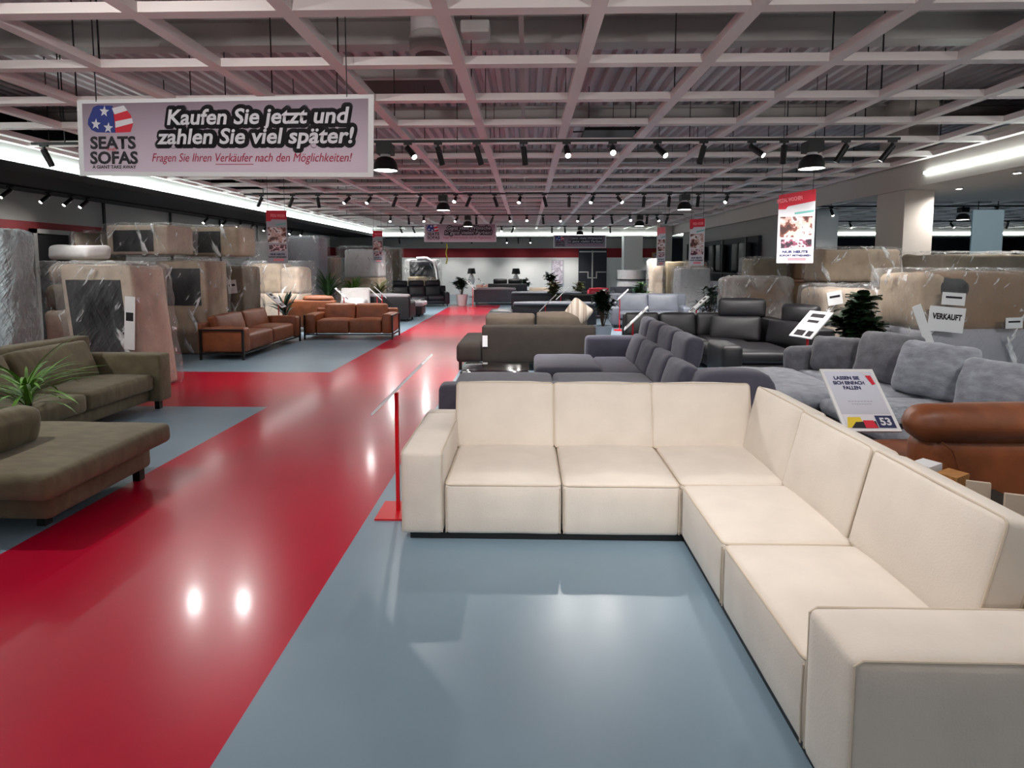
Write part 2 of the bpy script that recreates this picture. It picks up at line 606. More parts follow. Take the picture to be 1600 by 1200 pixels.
def text(name, body, size, Mx, m, parent, off=None, shear=0.0, offset=0.0, align='CENTER', caps=False, sx=1.0, dz=0.0, spacing=1.0, line=1.0, extrude=0.0):
    cu = bpy.data.curves.new(name, 'FONT')
    cu.body = body
    cu.size = size
    cu.shear = shear
    cu.offset = offset
    cu.align_x = align
    cu.space_character = spacing
    cu.space_line = line
    cu.resolution_u = 3
    cu.extrude = extrude
    if caps:
        cu.small_caps_scale = 0.78
        for f in cu.body_format:
            f.use_small_caps = True
    t = bpy.data.objects.new(name, cu)
    me = bpy.data.meshes.new_from_object(t)
    bpy.data.objects.remove(t)
    bpy.data.curves.remove(cu)
    o3 = Vector(off) if off is not None else Vector((0, 0, 0))
    for v in me.vertices:
        v.co = Mx @ Vector((v.co.x * sx, v.co.y, v.co.z + dz)) - o3
    me.name = name
    me.materials.clear()
    me.materials.append(m)
    o = bpy.data.objects.new(name, me)
    COL.objects.link(o)
    o.parent = parent
    return o


def rotx(a):
    return Matrix.Rotation(R(a), 3, 'X')


def roty(a):
    return Matrix.Rotation(R(a), 3, 'Y')


def rotz(a):
    return Matrix.Rotation(R(a), 3, 'Z')


ORD = ['first', 'second', 'third', 'fourth', 'fifth', 'sixth', 'seventh', 'eighth', 'ninth', 'tenth', 'eleventh', 'twelfth', 'thirteenth', 'fourteenth', 'fifteenth', 'sixteenth', 'seventeenth', 'eighteenth']

# ------------------------------------------------------------------ floor
b = MB()
xs = [-11.2, -3.27, -1.13, 28.2]
ys = [-9.2, 6.85, 9.12, 24.5, 33.2]
for i in range(3):
    for j in range(4):
        b.mi = 1 if (i == 1 and j < 3) or (i == 0 and j == 1) else 0
        x0, x1, y0, y1 = xs[i], xs[i + 1], ys[j], ys[j + 1]
        b.add([(x0, y0, 0), (x1, y0, 0), (x1, y1, 0), (x0, y1, 0)], [(0, 1, 2, 3)])
fl = b.build('floor', [M['floor_grey'], M['floor_red']], smooth=False)
tag(fl, 'glossy painted floor with a red aisle between blue-grey display areas', None, None, 'structure')

# ------------------------------------------------------------------ walls
def banded(b, x0, x1, y0, y1, bands):
    for (z0, z1, mi) in bands:
        b.mi = mi
        b.bb(x0, x1, y0, y1, z0, z1)


b = MB()
banded(b, -11.3, -11.1, -9.2, 33.2, [(0, 2.2, 0), (2.2, 2.76, 1), (2.76, 3.4, 0), (3.4, 5.2, 2)])
tag(b.build('wall_left', [M['wall_grey'], M['wall_red'], M['black_matt']], smooth=False), 'grey left wall with a red band', None, None, 'structure')
b = MB()
banded(b, -11.3, 8.3, 33.0, 33.2, [(0, 2.2, 0), (2.2, 2.74, 1), (2.74, 5.2, 2)])
b.mi = 3
b.bb(8.3, 28.2, 33.0, 33.2, 0, 5.2)
tag(b.build('wall_back', [M['wall_white'], M['wall_red'], M['wall_grey'], M['wall_dark']], smooth=False), 'white back wall with a red band below a grey top', None, None, 'structure')
b = MB().bb(28.0, 28.2, -9.2, 33.2, 0, 5.2)
struct('wall_right', b, M['wall_dark'], smooth=False)
b = MB().bb(-11.3, 28.2, -9.4, -9.2, 0, 5.2)
struct('wall_front', b, M['wall_grey'], smooth=False)
b = MB().bb(7.75, 7.95, 18.0, 27.9, 0, 3.4)
struct('wall_side', b, M['wall_grey'], 'grey partition wall on the right behind the black display racks', smooth=False)
# joints of the left wall panels
b = MB()
for y in (14.45, 17.2, 20.0, 22.8):
    b.bb(-11.1, -11.06, y, y + 0.07, 1.2, 3.4)
struct('trim_1', b, M['black_matt'], 'dark joint strips of the left wall', smooth=False)

# door in the left wall, dark door in the back wall
b = MB().bb(-11.1, -11.04, 12.35, 13.25, 0, 2.5)
d = struct('door_1', b, M['black_matt'], 'dark doorway in the left wall under the red band', smooth=False)
b = MB()
b.bb(-11.1, -11.0, 12.25, 12.35, 0, 2.6)
b.bb(-11.1, -11.0, 13.25, 13.35, 0, 2.6)
b.bb(-11.1, -11.0, 12.25, 13.35, 2.5, 2.6)
o = b.build('door_frame', M['wall_grey'], d, smooth=False)
b = MB().bb(3.08, 4.72, 32.86, 33.0, 0, 2.7)
d = struct('door_2', b, M['wall_dark'], 'dark double door with pale crossing bars in the back wall', smooth=False)
b = MB()
b.bb(3.84, 3.92, 32.83, 32.86, 0, 2.6)
b.bb(3.12, 4.68, 32.83, 32.86, 2.5, 2.58)
for z in (1.32,):
    b.bb(3.12, 3.66, 32.83, 32.86, z, z + 0.06)
    b.bb(4.1, 4.68, 32.83, 32.86, z, z + 0.06)
b.bb(3.6, 3.66, 32.83, 32.86, 1.0, 1.36)
b.bb(4.1, 4.16, 32.83, 32.86, 1.0, 1.36)
b.bb(3.6, 4.16, 32.83, 32.86, 0.98, 1.04)
b.build('door_bar', M['steel'], d, smooth=False)

# ------------------------------------------------------------------ ceiling: corrugated deck, beams, lattice
b = MB()
prof = []
x = -11.3
while x < 28.2:
    prof += [(x, 5.2), (x + 0.09, 5.2), (x + 0.125, 5.32), (x + 0.215, 5.32)]
    x += 0.25
k = len(prof)
vs = [(px, -9.4, pz) for px, pz in prof] + [(px, 33.2, pz) for px, pz in prof]
b.add(vs, [(i, k + i, k + i + 1, i + 1) for i in range(k - 1)])
o = b.build('ceiling', M['deck'], smooth=False)
tag(o, 'corrugated steel roof deck above the lattice', None, None, 'structure')
b = MB()
for y in [-1.0, 3.45, 7.95, 12.4, 16.85, 21.3, 25.75, 30.2]:
    b.bb(-11.2, 28.0, y - 0.13, y + 0.13, 5.15, 5.195)
    b.bb(-11.2, 28.0, y - 0.02, y + 0.02, 4.85, 5.15)
    b.bb(-11.2, 28.0, y - 0.13, y + 0.13, 4.8, 4.85)
struct('trim_2', b, M['steel'], 'steel roof beams crossing above the lattice', smooth=False)

LX = [-0.66 + 1.21 * i for i in range(-6, 7)]
LY = [4.47 + 1.19 * i for i in range(-8, 23)]
b = MB()
for xx in LX:
    b.bb(xx - 0.06, xx + 0.06, LY[0] - 0.6, LY[-1] + 0.5, 3.75, 3.83)
for yy in LY:
    b.bb(-8.3, 7.4, yy - 0.06, yy + 0.06, 3.752, 3.832)
b.bb(7.3, 7.42, LY[0], LY[-1], 3.75, 3.83)
b.bb(-8.36, -8.24, LY[0], LY[-1], 3.75, 3.83)
o = struct('trim_3', b, M['lattice'], 'white lattice of square beams hanging below the roof', smooth=False)
b = MB()
for i, xx in enumerate(LX):
    for j, yy in enumerate(LY):
        if (i + j) % 2 == 0 and j > 6:
            b.bb(xx - 0.006, xx + 0.006, yy - 0.006, yy + 0.006, 3.83, 5.2)
b.build('hanger_wire', M['black'], o, smooth=False)['kind'] = 'stuff'
# lattice of the room on the right
b = MB()
for i in range(16):
    b.bb(8.9 + 1.21 * i, 9.02 + 1.21 * i, 14.2, 30.8, 3.75, 3.83)
for j in range(14):
    b.bb(8.2, 28.0, 14.9 + 1.19 * j, 15.02 + 1.19 * j, 3.752, 3.832)
struct('trim_4', b, M['lattice'], 'white lattice over the room on the right', smooth=False)

# soffits and lit coves
b = MB().bb(-11.1, -8.62, -9.2, 33.0, 3.4, 3.5)
b.bb(-8.62, -8.5, -9.2, 31.2, 3.36, 3.5)
struct('trim_5', b, M['black_matt'], 'black soffit along the left wall', smooth=False)
b = MB().bb(-8.62, -8.55, -9.2, 31.2, 3.5, 3.98)
o = struct('trim_6', b, M['cove'], 'white lit cove along the left edge of the lattice', smooth=False)
MB().bb(-8.55, -8.5, -9.0, 31.0, 3.52, 3.6).build('light_strip', M['led'], o, smooth=False)
b = MB().bb(-8.5, 7.9, 31.05, 33.0, 3.32, 3.42)
b.bb(7.9, 28, 31.05, 33.0, 3.32, 3.42)
b.bb(-8.5, 28, 31.0, 31.06, 3.32, 3.95)
o = struct('trim_7', b, M['wall_grey'], 'grey soffit with a lit cove in front of the back wall', smooth=False)
MB().bb(-8.4, 27.9, 30.95, 31.0, 3.42, 3.52).build('light_strip', M['led'], o, smooth=False)
b = MB().bb(7.62, 28.0, -9.2, 13.7, 3.3, 3.4)
o = struct('trim_8', b, M['soffit'], 'beige soffit along the right side', smooth=False)
b = MB().bb(7.56, 7.62, -9.2, 30.9, 3.3, 3.98)
o = struct('trim_9', b, M['soffit'], 'fascia between the lattice and the beige soffit', smooth=False)
MB().bb(7.52, 7.56, -9.0, 10.9, 3.5, 3.55).build('light_strip', M['led'], o, smooth=False)

# columns
def column(n, x0, x1, y0, y1, label, z1=5.2, m='column'):
    b = MB().bb(x0, x1, y0, y1, 0, z1)
    return struct('trim_%d' % n, b, M[m], label, smooth=False)


column(10, 7.66, 8.24, 11.6, 12.5, 'square plaster column between the two rooms')
column(11, 7.66, 8.26, 17.0, 17.98, 'grey column behind the hanging red poster', 3.42, 'wall_grey')
column(12, 10.2, 10.95, 20, 20.7, 'pale column in the room on the right', 3.7, 'wall_white')
column(13, 6.85, 7.5, 29, 29.6, 'beige column near the back wall', 4.2)
column(14, 5.25, 6.25, 30.2, 30.9, 'white column behind the round counter', 3.32, 'wall_white')
b = MB().bb(-0.09, -0.03, 2.0, 30, 4.5, 4.56)
struct('trim_15', b, M['steel'], 'cable conduit running above the lattice', smooth=False)

# roof equipment above the lattice
t = Thing('ventilation_outlet', 'grey round ventilation outlet hanging above the lattice', 'vent', (-1.15, 6.9, 4.3))
t.part('body', MB().lathe([(0.24, 0.22), (0.235, 0.9)], (-1.15, 6.9, 4.3), 28), M['deck'])
t.part('collar', MB().lathe([(0.2, 0.0), (0.255, 0.03), (0.26, 0.2), (0.245, 0.24)], (-1.15, 6.9, 4.3), 28), M['steel'])
t.part('grille', MB().lathe([(0.19, -0.005), (0.19, 0.005)], (-1.15, 6.9, 4.3), 24), M['black'])
b = MB().rb(-0.75, -0.42, 6.5, 6.75, 4.42, 4.56, r=0.02)
one('junction_box', b, M['wall_white'], 'small white box beside the round ventilation outlet', 'box', (-0.58, 6.6, 4.42))
t = Thing('roof_hatch', 'dark roof hatch with a pale frame above the lattice', 'hatch', (-2.25, 10.4, 5.0))
b = MB()
b.bb(-3.15, -1.4, 9.7, 9.8, 4.96, 5.15)
b.bb(-3.15, -1.4, 11.05, 11.15, 4.96, 5.15)
b.bb(-3.15, -3.05, 9.8, 11.05, 4.96, 5.15)
b.bb(-1.5, -1.4, 9.8, 11.05, 4.96, 5.15)
t.part('frame', b, M['steel'], smooth=False)
t.part('panel', MB().bb(-3.05, -1.5, 9.8, 11.05, 5.05, 5.1), mat('dark_hatch_panel', rgb(58, 44, 44), 0.6), smooth=False)
t = Thing('heating_panel', 'black flat heating panel hanging above the lattice', 'heater', (1.55, 11.0, 4.28))
t.part('panel', MB().bb(1.08, 2.12, 10.55, 11.4, 4.27, 4.33), M['black'], smooth=False)
t.part('rod', MB().cyl((0.9, 11.0, 4.35), (2.35, 11.0, 4.35), 0.015), M['black'])
t.part('hanger', MB().cyl((1.2, 11.0, 4.35), (1.2, 11.0, 5.2), 0.008), M['black'])
t.part('hanger', MB().cyl((2.0, 11.0, 4.35), (2.0, 11.0, 5.2), 0.008), M['black'])

# ------------------------------------------------------------------ cream corner sofa
def piping(b, x0, x1, y0, y1, z, r=0.006, c=0.02):
    pts = []
    for (cx, cy, a0) in ((x1 - c, y1 - c, 0), (x0 + c, y1 - c, 90), (x0 + c, y0 + c, 180), (x1 - c, y0 + c, 270)):
        for q in range(4):
            a = R(a0 + 30 * q)
            pts.append((cx + c * math.cos(a), cy + c * math.sin(a), z))
    b.tube(pts, r, 6, closed=True)
    return b


t = Thing('corner_sofa', 'large cream corner sofa with loose back cushions in the foreground', 'sofa', (1.0, 3.5, 0))
b = MB()
b.bb(-0.76, 1.03, 3.53, 4.5, 0.0, 0.05)
b.bb(1.03, 1.9, 1.68, 4.5, 0.0, 0.05)
t.part('plinth', b, M['black'], smooth=False)
seats = [(-0.53, 0.235, 3.49, 4.42), (0.235, 1.0, 3.49, 4.42), (1.0, 1.83, 3.52, 4.42), (1.0, 1.83, 2.76, 3.52), (1.0, 1.83, 1.92, 2.76)]
for (x0, x1, y0, y1) in seats:
    g = 0.006
    b = MB().rb(x0 + g, x1 - g, y0 + g, y1 - g, 0.045, 0.385, r=0.028, n=(8, 8, 3), crown=0.035, bulge=(0.006, 0.008, 0), wr=0.002, ws=5, seed=x0 * 7 + y0)
    so = t.part('seat', b, M['cream'])
    t.sub('piping', piping(MB(), x0 + g + 0.004, x1 - g - 0.004, y0 + g + 0.004, y1 - g - 0.004, 0.374, 0.0065, 0.03), M['cream_pipe'], so)
    if x0 < 0.9:
        for xx in (x0 + 0.012, x1 - 0.012):
            t.sub('piping', MB().tube([(xx, y0 + 0.004, 0.06), (xx, y0 + 0.002, 0.2), (xx, y0 + 0.004, 0.36)], 0.004, 6), M['cream_pipe'], so)
    else:
        for yy in (y0 + 0.012, y1 - 0.012):
            t.sub('piping', MB().tube([(x0 + 0.004, yy, 0.06), (x0 + 0.001, yy, 0.2), (x0 + 0.004, yy, 0.36)], 0.004, 6), M['cream_pipe'], so)
# arms
for (x0, x1, y0, y1) in ((-0.81, -0.535, 3.49, 4.45), (1.0, 1.97, 1.63, 1.915)):
    b = MB().rb(x0, x1, y0, y1, 0.045, 0.594, r=0.03, n=(8, 8, 6), crown=0.012, bulge=(0.006, 0.006, 0), wr=0.002, ws=5, seed=x0)
    ao = t.part('armrest', b, M['cream'])
    if x0 < 0:
        for xx in (x0 + 0.008, x1 - 0.008):
            t.sub('piping', MB().tube([(xx, y0 + 0.006, 0.06), (xx, y0 + 0.006, 0.575), (xx, y0 + 0.03, 0.592), (xx, y1 - 0.02, 0.592)], 0.0045, 6), M['cream_pipe'], ao)
    else:
        for yy in (y0 + 0.008, y1 - 0.008):
            t.sub('piping', MB().tube([(x0 + 0.006, yy, 0.06), (x0 + 0.006, yy, 0.575), (x0 + 0.03, yy, 0.592), (x1 - 0.02, yy, 0.592)], 0.0045, 6), M['cream_pipe'], ao)
# backs
t.part('back_frame', MB().rb(-0.81, 1.97, 4.43, 4.56, 0.045, 0.60, r=0.03, n=(10, 2, 4)), M['cream'])
t.part('back_frame', MB().rb(1.84, 1.97, 1.92, 4.43, 0.045, 0.60, r=0.03, n=(2, 10, 4)), M['cream'])


def cushion(t, cx, cy, z0, w, h, d, tilt, face, m, mp, name='back_cushion', seed=0, crown=0.03, wr=0.004):
    """upright cushion: bottom centre of its front face at (cx, cy, z0); face = angle of the front normal about Z"""
    rot = rotz(face) @ rotx(-tilt)
    # local frame: front looks to -Y, thickness d backwards
    b = MB()
    c = Vector((cx, cy, z0)) + rot @ Vector((0, d / 2, h / 2))
    b.rbox((0, 0, 0), (w, d, h), r=0.024, n=(9, 3, 7), bulge=(0.004, crown, 0.012), wr=wr, ws=5, seed=seed)
    bb = MB().add(b.v, b.f, rot, c)
    o = t.part(name, bb, m)
    if mp:
        for yy in (-d / 2 + 0.012, d / 2 - 0.012):
            pts = []
            cc = 0.028
            for (px, pz, a0) in ((w / 2 - cc, h / 2 - cc, 0), (-w / 2 + cc, h / 2 - cc, 90), (-w / 2 + cc, -h / 2 + cc, 180), (w / 2 - cc, -h / 2 + cc, 270)):
                for q in range(4):
                    a = R(a0 + 30 * q)
                    pts.append((px + (cc - 0.002) * math.cos(a), yy, pz + (cc - 0.002) * math.sin(a)))
            t.sub('piping', MB().tube([rot @ Vector(p) + c for p in pts], 0.006, 6, closed=True), mp, o)
    return o


for i, cx in enumerate((-0.165, 0.605, 1.365)):
    cushion(t, cx, 4.22, 0.385, 0.765, 0.50, 0.16, 13, 0, M['cream'], M['cream_pipe'], seed=i * 3.1)
for i, cy in enumerate((3.9, 3.17, 2.4)):
    cushion(t, 1.64 if i else 1.66, cy, 0.385, 0.72 if i < 2 else 0.78, 0.50, 0.16, 13, -90, M['cream'], M['cream_pipe'], seed=20 + i * 2.3)

# ------------------------------------------------------------------ track lights
def spot_proto():
    t = Thing('track_spotlight', 'x', 'spotlight', (0, 0, 0), local=True)
    t.part('adapter', MB().bb(-0.06, 0.06, -0.016, 0.016, -0.03, 0.0).bb(-0.014, 0.014, -0.014, 0.014, -0.075, -0.03), M['black'], smooth=False)
    h = t.part('head', MB().lathe([(0.004, 0.03), (0.03, 0.03), (0.042, 0.02), (0.042, -0.235), (0.038, -0.235), (0.038, -0.2)], n=16, cap=False), M['black'])
    h.location = (0, 0, -0.09)
    t.sub('lens', MB().lathe([(0.037, -0.2), (0.037, -0.216)], n=16), M['lamp_on'], h)
    return t.o


def pendant_proto():
    t = Thing('pendant_lamp', 'x', 'lamp', (0, 0, 0), local=True)
    t.part('housing', MB().bb(-0.11, 0.11, -0.11, 0.11, -0.17, -0.02).bb(-0.02, 0.02, -0.02, 0.02, -0.02, 0.0), M['black'], smooth=False)
    t.part('neck', MB().lathe([(0.07, -0.17), (0.075, -0.2), (0.06, -0.215)], n=20), M['pot_white'])
    t.part('shade', MB().lathe([(0.06, -0.2), (0.12, -0.225), (0.165, -0.3), (0.18, -0.4), (0.174, -0.4), (0.158, -0.3), (0.11, -0.235)], n=28, cap=False), M['black'])
    t.part('lens', MB().lathe([(0.168, -0.385), (0.168, -0.392)], n=28), M['lamp_pend'])
    return t.o


SP = spot_proto()
PE = pendant_proto()
used = {'s': 0, 'p': 0}
ROWS = [
    # name of the row, y, z, x of both ends, list of (x, aim dx, aim dy, tilt) or (x, 'p')
    ('on the nearest ceiling track', 8.2, 3.56, -7.3, 5.3, [
        (-7.12, 0.6, 1, 22), (-5.05, 0.1, -1, 57), (-4.3, 0.1, -1, 55), (-2.05, 'p'), (-1.72, 0.9, -1, 52), (-1.28, 0.4, 0.6, 22), (-0.72, 0.5, 0.6, 24), (-0.04, 0.2, 0.6, 20),
        (0.58, 0.05, -1, 52), (1.24, -0.1, -1, 62), (1.88, 0.5, -1, 52), (2.54, -0.3, 0.9, 22), (3.22, 0.8, -1, 52), (3.68, 0.3, 0.9, 22),
        (4.08, 'p'), (4.55, -0.9, 0.7, 30), (5.2, -1.0, 0.5, 35)]),
    ('on the second ceiling track', 14.2, 3.56, -7.2, 5.4, [
        (-6.75, -1, 0.4, 35), (-5.95, -1, 0.5, 32), (-5.3, 0, 1, 20), (-4.5, -0.5, -1, 52), (-3.95, -0.3, -1, 52), (-3.3, -1, 0.7, 30), (-2.68, -1, 0.7, 32),
        (-2.1, 'p'), (-1.78, -0.1, -1, 60), (-1.42, -1, 0.6, 30), (-0.8, 0.7, 0.8, 26), (-0.15, -0.2, -1, 52), (0.45, 0.6, 0.8, 26), (1.08, 0, 1, 18),
        (1.68, -0.5, -1, 52), (2.3, 0.5, -1, 52), (2.95, 0, 1, 18), (3.58, 0, 1, 18), (3.96, 'p'), (4.3, 0, 1, 18), (5.02, -0.7, -1, 52)]),
    ('on the third ceiling track', 20.2, 3.56, -7.0, 5.6, [
        (-4.9, 0.1, -1, 52), (-4.25, 0, 1, 18), (-3.7, 0.2, -1, 52), (-3.0, -1, 0.5, 30), (-2.48, -0.4, -1, 52), (-2.1, 'p'), (-1.8, 0, 1, 20), (-1.2, -0.8, 0.6, 30),
        (-0.6, 0.2, -1, 52), (0.02, 0, -1, 58), (0.6, 0.3, 1, 24), (1.22, 0, -1, 52), (1.88, -0.3, -1, 52), (2.4, -0.3, -1, 52), (3.05, 0.5, 0.8, 26),
        (3.7, 0, -1, 58), (4.05, 'p'), (4.32, 0, 1, 20), (4.66, 0.2, -1, 52), (5.05, -0.5, 0.8, 26)]),
    ('on the farthest ceiling track', 26.2, 3.56, -7.0, 5.8, [
        (-5.9, 0.6, 0.8, 26), (-5.3, 0.6, 0.8, 26), (-1.15, 0, -1, 52), (-0.6, -0.8, 0.6, 30), (1.2, 0, 1, 20), (1.8, 0.3, 1, 22), (2.5, 'p'), (3.1, 0, 1, 20), (3.9, 0.3, 1, 22)]),
]
SPOT = spot_data('track_lamp', 100, 84)
STRONG = spot_data('track_lamp_bright', 75, 84)
SIDE = spot_data('track_lamp_side', 320, 100)
SOFT = spot_data('track_lamp_soft', 35, 50)
PEND = spot_data('pendant_lamp', 110, 120, size=0.12)


def place_spot(x, y, z, dx, dy, tilt, label, group, lamp=True):
    if used['s'] == 0:
        o = SP
        o['label'] = label
        o['group'] = group
    else:
        o = dup(SP, label=label, group=group)
    used['s'] += 1
    o.location = (x, y, z)
    head = [c for c in o.children if c.name.startswith('head')][0]
    d = Vector((dx, dy, 0)).normalized() * math.sin(R(tilt)) + Vector((0, 0, -math.cos(R(tilt))))
    head.rotation_mode = 'QUATERNION'
    head.rotation_quaternion = d.to_track_quat('-Z', 'Y')
    if lamp:
        lo = bpy.data.objects.new('lamp', SPOT if lamp is True else lamp)
        COL.objects.link(lo)
        lo.parent = o
        lo.location = Vector((0, 0, -0.09)) + d * 0.285
        lo.rotation_mode = 'QUATERNION'
        lo.rotation_quaternion = d.to_track_quat('-Z', 'Y')
    return o


proto_queue = []
for ri, (rname, y, z, x0, x1, L) in enumerate(ROWS):
    t = Thing('light_track', 'long black light track ' + ['nearest the camera', 'second from the camera', 'third from the camera', 'farthest from the camera'][ri] + ', crossing the lattice', 'track', ((x0 + x1) / 2, y, z), group='ceiling light tracks')
    t.part('rail', MB().bb(x0, x1, y - 0.018, y + 0.018, z, z + 0.035), M['black'], smooth=False)
    for xx in (x0 + 0.5, (x0 + x1) / 2, x1 - 0.5):
        t.part('hanger', MB().bb(xx - 0.006, xx + 0.006, y - 0.006, y + 0.006, z + 0.035, 5.21), M['black'], smooth=False)
    ns = 0
    npd = 0
    for e in L:
        if e[1] == 'p':
            lab = 'black dome pendant %s, %s' % (['left of centre', 'right of centre'][npd] if ri < 3 else 'lamp', rname)
            npd += 1
            if used['p'] == 0:
                o = PE
                o['label'] = lab
                o['group'] = 'dome pendants on the ceiling tracks'
            else:
                o = dup(PE, label=lab, group='dome pendants on the ceiling tracks')
            used['p'] += 1
            o.location = (e[0], y, z)
            lo = bpy.data.objects.new('lamp', PEND)
            COL.objects.link(lo)
            lo.parent = o
            lo.location = (0, 0, -0.41)
        else:
            ns += 1
            st = 'glowing' if e[2] < 0 else 'turned away'
            place_spot(e[0], y, z, e[1], e[2], e[3], lamp=SOFT if ri == 0 and 3.5 < e[0] < 5 else (STRONG if ri == 0 and -5.2 < e[0] < -4.2 else (SIDE if ri and e[2] > 0 and (e[0] < -3.9 or e[0] > 4.2) else True)), label= '%s black track spotlight from the left %s, %s' % (ORD[ns - 1] if ns <= 18 else 'last', rname, st), group='spotlights ' + rname)

# small spots under the soffits
WALLSPOT = spot_data('soffit_lamp', 30, 110)
us = [10.05, 11.0, 11.9, 12.5, 12.95, 17.9, 19.0, 20.0, 20.9, 22.0, 24.4, 25.6]
t = Thing('light_track', 'black light track under the dark soffit of the left wall', 'track', (-10.3, 18, 3.36), group='soffit light tracks')
t.part('rail', MB().bb(-10.32, -10.28, 8.0, 31.0, 3.36, 3.4), M['black'], smooth=False)
for i, yy in enumerate(us):
    place_spot(-10.3, yy, 3.36, -0.25, -1, 48, '%s small spotlight under the left wall soffit, counted from the front' % ORD[i], 'spotlights under the left soffit', WALLSPOT)
t = Thing('light_track', 'black light track under the grey soffit of the back wall', 'track', (-1, 31.6, 3.28), group='soffit light tracks')
t.part('rail', MB().bb(-8.0, 7.8, 31.58, 31.62, 3.28, 3.32), M['black'], smooth=False)
for i, (xx, dy) in enumerate([(-7.2, 1), (-4.8, 1), (-3.1, 1), (-1.1, -1), (-0.45, 1), (0.22, -1), (1.6, 1), (2.5, 1), (7.35, -1)]):
    place_spot(xx, 31.6, 3.28, 0.1, dy, 28 if dy > 0 else 35, '%s small spotlight from the left under the back wall soffit' % ORD[i], 'spotlights under the back soffit', WALLSPOT)

# room on the right
RIGHTL = spot_data('right_room_lamp', 150, 110)
t = Thing('light_track', 'black light track crossing the room on the right', 'track', (12.5, 17.6, 3.56), group='right room tracks')
t.part('rail', MB().bb(8.6, 22.6, 17.58, 17.62, 3.56, 3.6), M['black'], smooth=False)
t.part('hanger', MB().bb(9.4, 9.41, 17.59, 17.61, 3.6, 5.21), M['black'], smooth=False)
t.part('hanger', MB().bb(15.4, 15.41, 17.59, 17.61, 3.6, 5.21), M['black'], smooth=False)
for i, (xx, dx, dy) in enumerate([(9.4, 0, -1), (11.5, -0.8, 0.5), (14.4, -1, 0.5), (15.6, -1, 0.3)]):
    place_spot(xx, 17.6, 3.56, dx, dy, 35, '%s spotlight from the left on the track of the right room' % ORD[i], 'spotlights of the right room', RIGHTL)
o = dup(PE, (13.4, 17.6, 3.56), label='black dome pendant in the room on the right', group='dome pendants on the ceiling tracks')
t = Thing('light_track', 'black light track farther back in the room on the right', 'track', (12.5, 23.6, 3.56), group='right room tracks')
t.part('rail', MB().bb(8.6, 25.6, 23.58, 23.62, 3.56, 3.6), M['black'], smooth=False)
t.part('hanger', MB().bb(9.4, 9.41, 23.59, 23.61, 3.6, 5.21), M['black'], smooth=False)
t.part('hanger', MB().bb(15.4, 15.41, 23.59, 23.61, 3.6, 5.21), M['black'], smooth=False)
for i, (xx, dx, dy) in enumerate([(13.4, 0, -1), (14.6, 0.2, -1), (11.2, 0.3, -1), (17.5, 0.2, -1), (18.8, 0, -1), (19.8, 0.3, 0.6), (21.5, -0.8, 0.6)]):
    place_spot(xx, 23.6, 3.56, dx, dy, 40, '%s spotlight placed on the back track of the right room' % ORD[i], 'back spotlights of the right room', RIGHTL)
# recessed spots in the beige soffit
for i, (xx, yy) in enumerate(((8.5, 11.3), (7.98, 9.4))):
    t = Thing('recessed_spotlight', ['recessed spotlight in the beige soffit near the column', 'recessed spotlight in the beige soffit near the right edge'][i], 'spotlight', (xx, yy, 3.27), group='recessed soffit spots')
    t.part('ring', MB().lathe([(0.05, 0.028), (0.07, 0.02), (0.07, 0.0), (0.05, 0.0)], (xx, yy, 3.272), 18, cap=False), M['pot_white'])
    t.part('lens', MB().lathe([(0.05, 0.004), (0.05, 0.01)], (xx, yy, 3.272), 18), M['lamp_on'])
    lo = bpy.data.objects.new('lamp', spot_data('recessed_lamp', 170, 160))
    COL.objects.link(lo)
    lo.parent = t.o
    lo.location = (0, 0, -0.02)

# ------------------------------------------------------------------ hanging banners
def fit_text(name, body, Mx, x, y, width, size, m, parent, off, shear=0.0, offset=0.0, caps=False, dz=0.001, spacing=1.0, halo=0.0):
    cu = bpy.data.curves.new(name, 'FONT')
    cu.body = body
    cu.size = size
    cu.shear = shear
    cu.offset = offset
    cu.space_character = spacing
    cu.resolution_u = 3
    if caps:
        cu.small_caps_scale = 0.78
        for f in cu.body_format:
            f.use_small_caps = True
    tmp = bpy.data.objects.new(name, cu)
    me = bpy.data.meshes.new_from_object(tmp)
    bpy.data.objects.remove(tmp)
    bpy.data.curves.remove(cu)
    xsv = [v.co.x for v in me.vertices]
    a, c = min(xsv), max(xsv)
    k = width / (c - a)
    o3 = Vector(off) if off is not None else Vector((0, 0, 0))
    for v in me.vertices:
        v.co = Vector(((v.co.x - (a + c) / 2) * k + x, v.co.y + y, dz))
    if halo:
        vs = [v.co.copy() for v in me.vertices]
        fs = [list(p.vertices) for p in me.polygons]
        me = bpy.data.meshes.new(name)
        hv = []
        hf = []
        for q in range(14):
            d = Vector((math.cos(q * PI / 7), math.sin(q * PI / 7), 0)) * halo
            n0 = len(hv)
            hv += [v + d for v in vs]
            hf += [[n0 + i for i in f] for f in fs]
        me.from_pydata(hv, [], hf)
    for v in me.vertices:
        v.co = Mx @ v.co - o3
    me.name = name
    me.materials.clear()
    me.materials.append(m)
    o = bpy.data.objects.new(name, me)
    COL.objects.link(o)
    o.parent = parent
    return o


